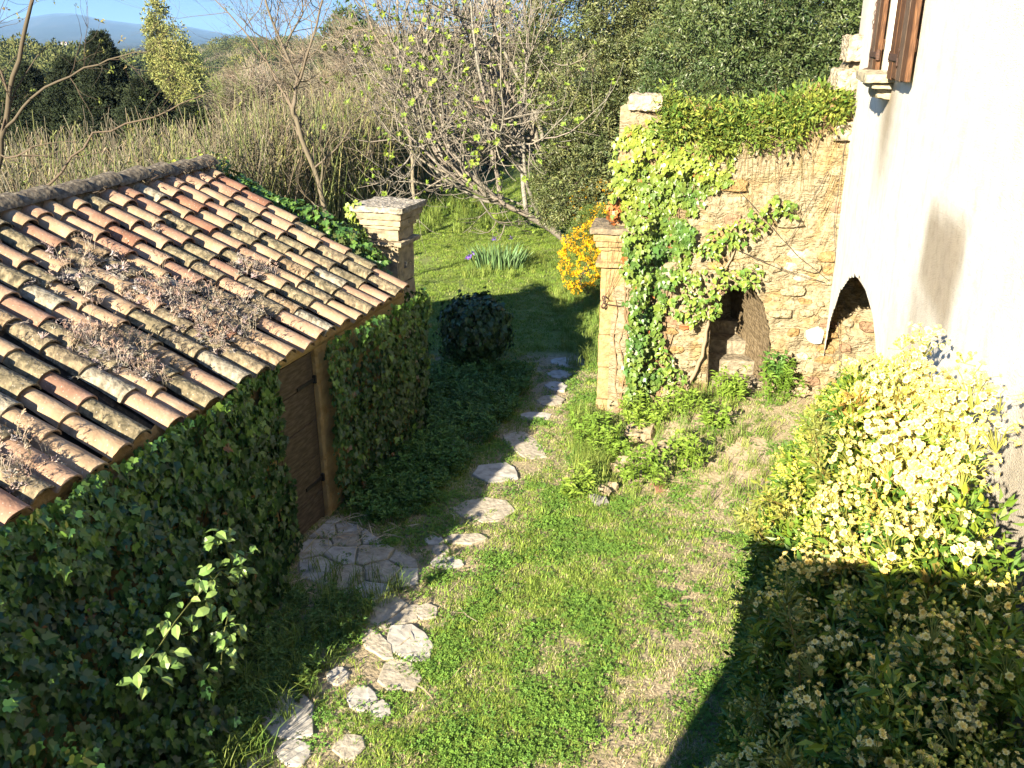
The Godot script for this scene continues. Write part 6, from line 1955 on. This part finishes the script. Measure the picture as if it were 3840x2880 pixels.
func _ready() -> void:
	rng.seed = 20240411
	# camera
	var cam := Camera3D.new()
	cam.name = "camera"
	add_child(cam)
	cam.position = Vector3(0, 5.2, 0)
	cam.rotation = Vector3(deg_to_rad(-21.13), 0, 0)
	cam.fov = 46.68
	cam.near = 0.05
	cam.far = 20000.0
	cam.current = true
	# sky, air, exposure
	var we := WorldEnvironment.new()
	we.name = "environment"
	var env := Environment.new()
	env.background_mode = Environment.BG_SKY
	var sky := Sky.new()
	var ps := ProceduralSkyMaterial.new()
	ps.sky_top_color = Color(0.25, 0.42, 0.66)
	ps.sky_horizon_color = Color(0.48, 0.64, 0.78)
	ps.sky_curve = 0.12
	ps.ground_bottom_color = Color(0.25, 0.24, 0.2)
	ps.ground_horizon_color = Color(0.5, 0.6, 0.65)
	ps.sun_angle_max = 12.0
	sky.sky_material = ps
	env.sky = sky
	env.background_energy_multiplier = 0.44
	env.tonemap_mode = Environment.TONE_MAPPER_LINEAR
	env.tonemap_exposure = 4.3
	env.fog_enabled = true
	env.fog_density = 0.00011
	env.fog_light_color = Color(0.6, 0.79, 1.0)
	env.sdfgi_enabled = true
	env.ssao_enabled = true
	env.ssil_enabled = true
	we.environment = env
	add_child(we)
	var sun := DirectionalLight3D.new()
	sun.name = "sun"
	sun.light_energy = 1.6
	sun.light_color = Color(1.0, 0.94, 0.83)
	sun.light_angular_distance = 0.5
	sun.shadow_enabled = true
	add_child(sun)
	var az := deg_to_rad(33.0); var el := deg_to_rad(23.0)
	sun.look_at_from_position(Vector3.ZERO, Vector3(sin(az) * cos(el), -sin(el), -cos(az) * cos(el)))
	# setting
	ground()
	flagstones()
	# built things
	shed()
	pillar("weathered grey gate pillar with a wide moulded cap behind the corner of the tiled roof", Vector3(-1.76, 0, -12.75), deg_to_rad(-18.8), 3.14, true)
	pillar("sunny ochre gate pillar with a moulded cap beside the ivy hung stone wall", Vector3(1.55, 0, -12.52), deg_to_rad(-10.0), 2.88, false)
	stone_wall()
	house()
	# plants
	lawn()
	shed_ivy()
	roof_plants()
	wall_plants()
	rose()
	garden_plants()
	fig_tree()
	var v := func(x: float, y: float, z: float) -> Vector3: return Vector3(x, y, z)
	bare_tree("tall forked bare tree standing behind the shed roof in front of the reeds", [
		[[v.call(-4.4, -0.3, -22), v.call(-4.7, 1.9, -22), v.call(-5.13, 3.4, -22), v.call(-5.19, 3.7, -22)], 0.065, 0.05, 6, 0.7],
		[[v.call(-5.19, 3.65, -22), v.call(-5.05, 4.36, -22), v.call(-5.45, 5.46, -22), v.call(-5.75, 6.6, -22.2), v.call(-5.7, 7.6, -22.2)], 0.042, 0.014, 12, 0.9],
		[[v.call(-5.05, 4.2, -22), v.call(-4.6, 5.0, -21.6), v.call(-4.2, 6.1, -21.5), v.call(-4.1, 7.2, -21.5)], 0.034, 0.012, 11, 0.85],
		[[v.call(-5.13, 3.5, -22), v.call(-5.7, 4.5, -22.4), v.call(-6.3, 5.4, -22.6), v.call(-7.1, 6.2, -22.8)], 0.032, 0.011, 11, 0.85],
		[[v.call(-5.3, 4.9, -22), v.call(-4.9, 5.8, -22.5), v.call(-4.8, 7.0, -22.6)], 0.028, 0.011, 9, 0.8],
		[[v.call(-4.8, 2.3, -22), v.call(-4.1, 2.9, -21.8), v.call(-3.5, 3.6, -21.6)], 0.026, 0.009, 7, 0.7]], 2, Color(0.14, 0.115, 0.085), 0.12)
	bare_tree("bare tree reaching in from the left edge above the shed roof", [
		[[v.call(-8.3, -1.4, -12.4), v.call(-7.9, 1.6, -12.6), v.call(-7.3, 3.7, -13), v.call(-7.0, 4.5, -13), v.call(-6.57, 5.35, -13), v.call(-6.1, 6.4, -13)], 0.06, 0.018, 7, 0.7],
		[[v.call(-7.6, 2.7, -12.8), v.call(-6.6, 3.3, -12.9), v.call(-5.9, 3.96, -13), v.call(-5.0, 4.2, -13), v.call(-4.25, 4.5, -13)], 0.024, 0.006, 9, 0.5],
		[[v.call(-7.2, 4.0, -13), v.call(-6.5, 4.6, -13), v.call(-5.7, 4.9, -13), v.call(-5.0, 5.05, -13)], 0.022, 0.006, 8, 0.5],
		[[v.call(-7.8, 2.0, -12.6), v.call(-7.0, 2.7, -12.4), v.call(-6.3, 3.1, -12.3), v.call(-5.5, 3.3, -12.2)], 0.02, 0.005, 7, 0.45],
		[[v.call(-7.0, 4.5, -13), v.call(-7.1, 5.6, -12.8), v.call(-6.9, 6.6, -12.7)], 0.018, 0.007, 6, 0.55]], 1, Color(0.10, 0.08, 0.06), 0.5)
	bare_tree("slender bare tree between the forked tree and the fig", [
		[[v.call(-2.9, -0.2, -27), v.call(-3.0, 2.5, -27), v.call(-3.3, 4.6, -27), v.call(-3.2, 6.6, -27), v.call(-3.5, 8.2, -27)], 0.06, 0.016, 16, 1.0],
		[[v.call(-3.1, 3.2, -27), v.call(-2.6, 4.8, -27), v.call(-2.4, 6.4, -27), v.call(-2.0, 7.6, -27)], 0.04, 0.012, 11, 0.9],
		[[v.call(-3.2, 4.0, -27), v.call(-3.9, 5.4, -27), v.call(-4.3, 7.0, -27)], 0.038, 0.012, 11, 0.9]], 2, Color(0.22, 0.185, 0.14), 0.1)
	reeds()
	woods()
	houses_far()
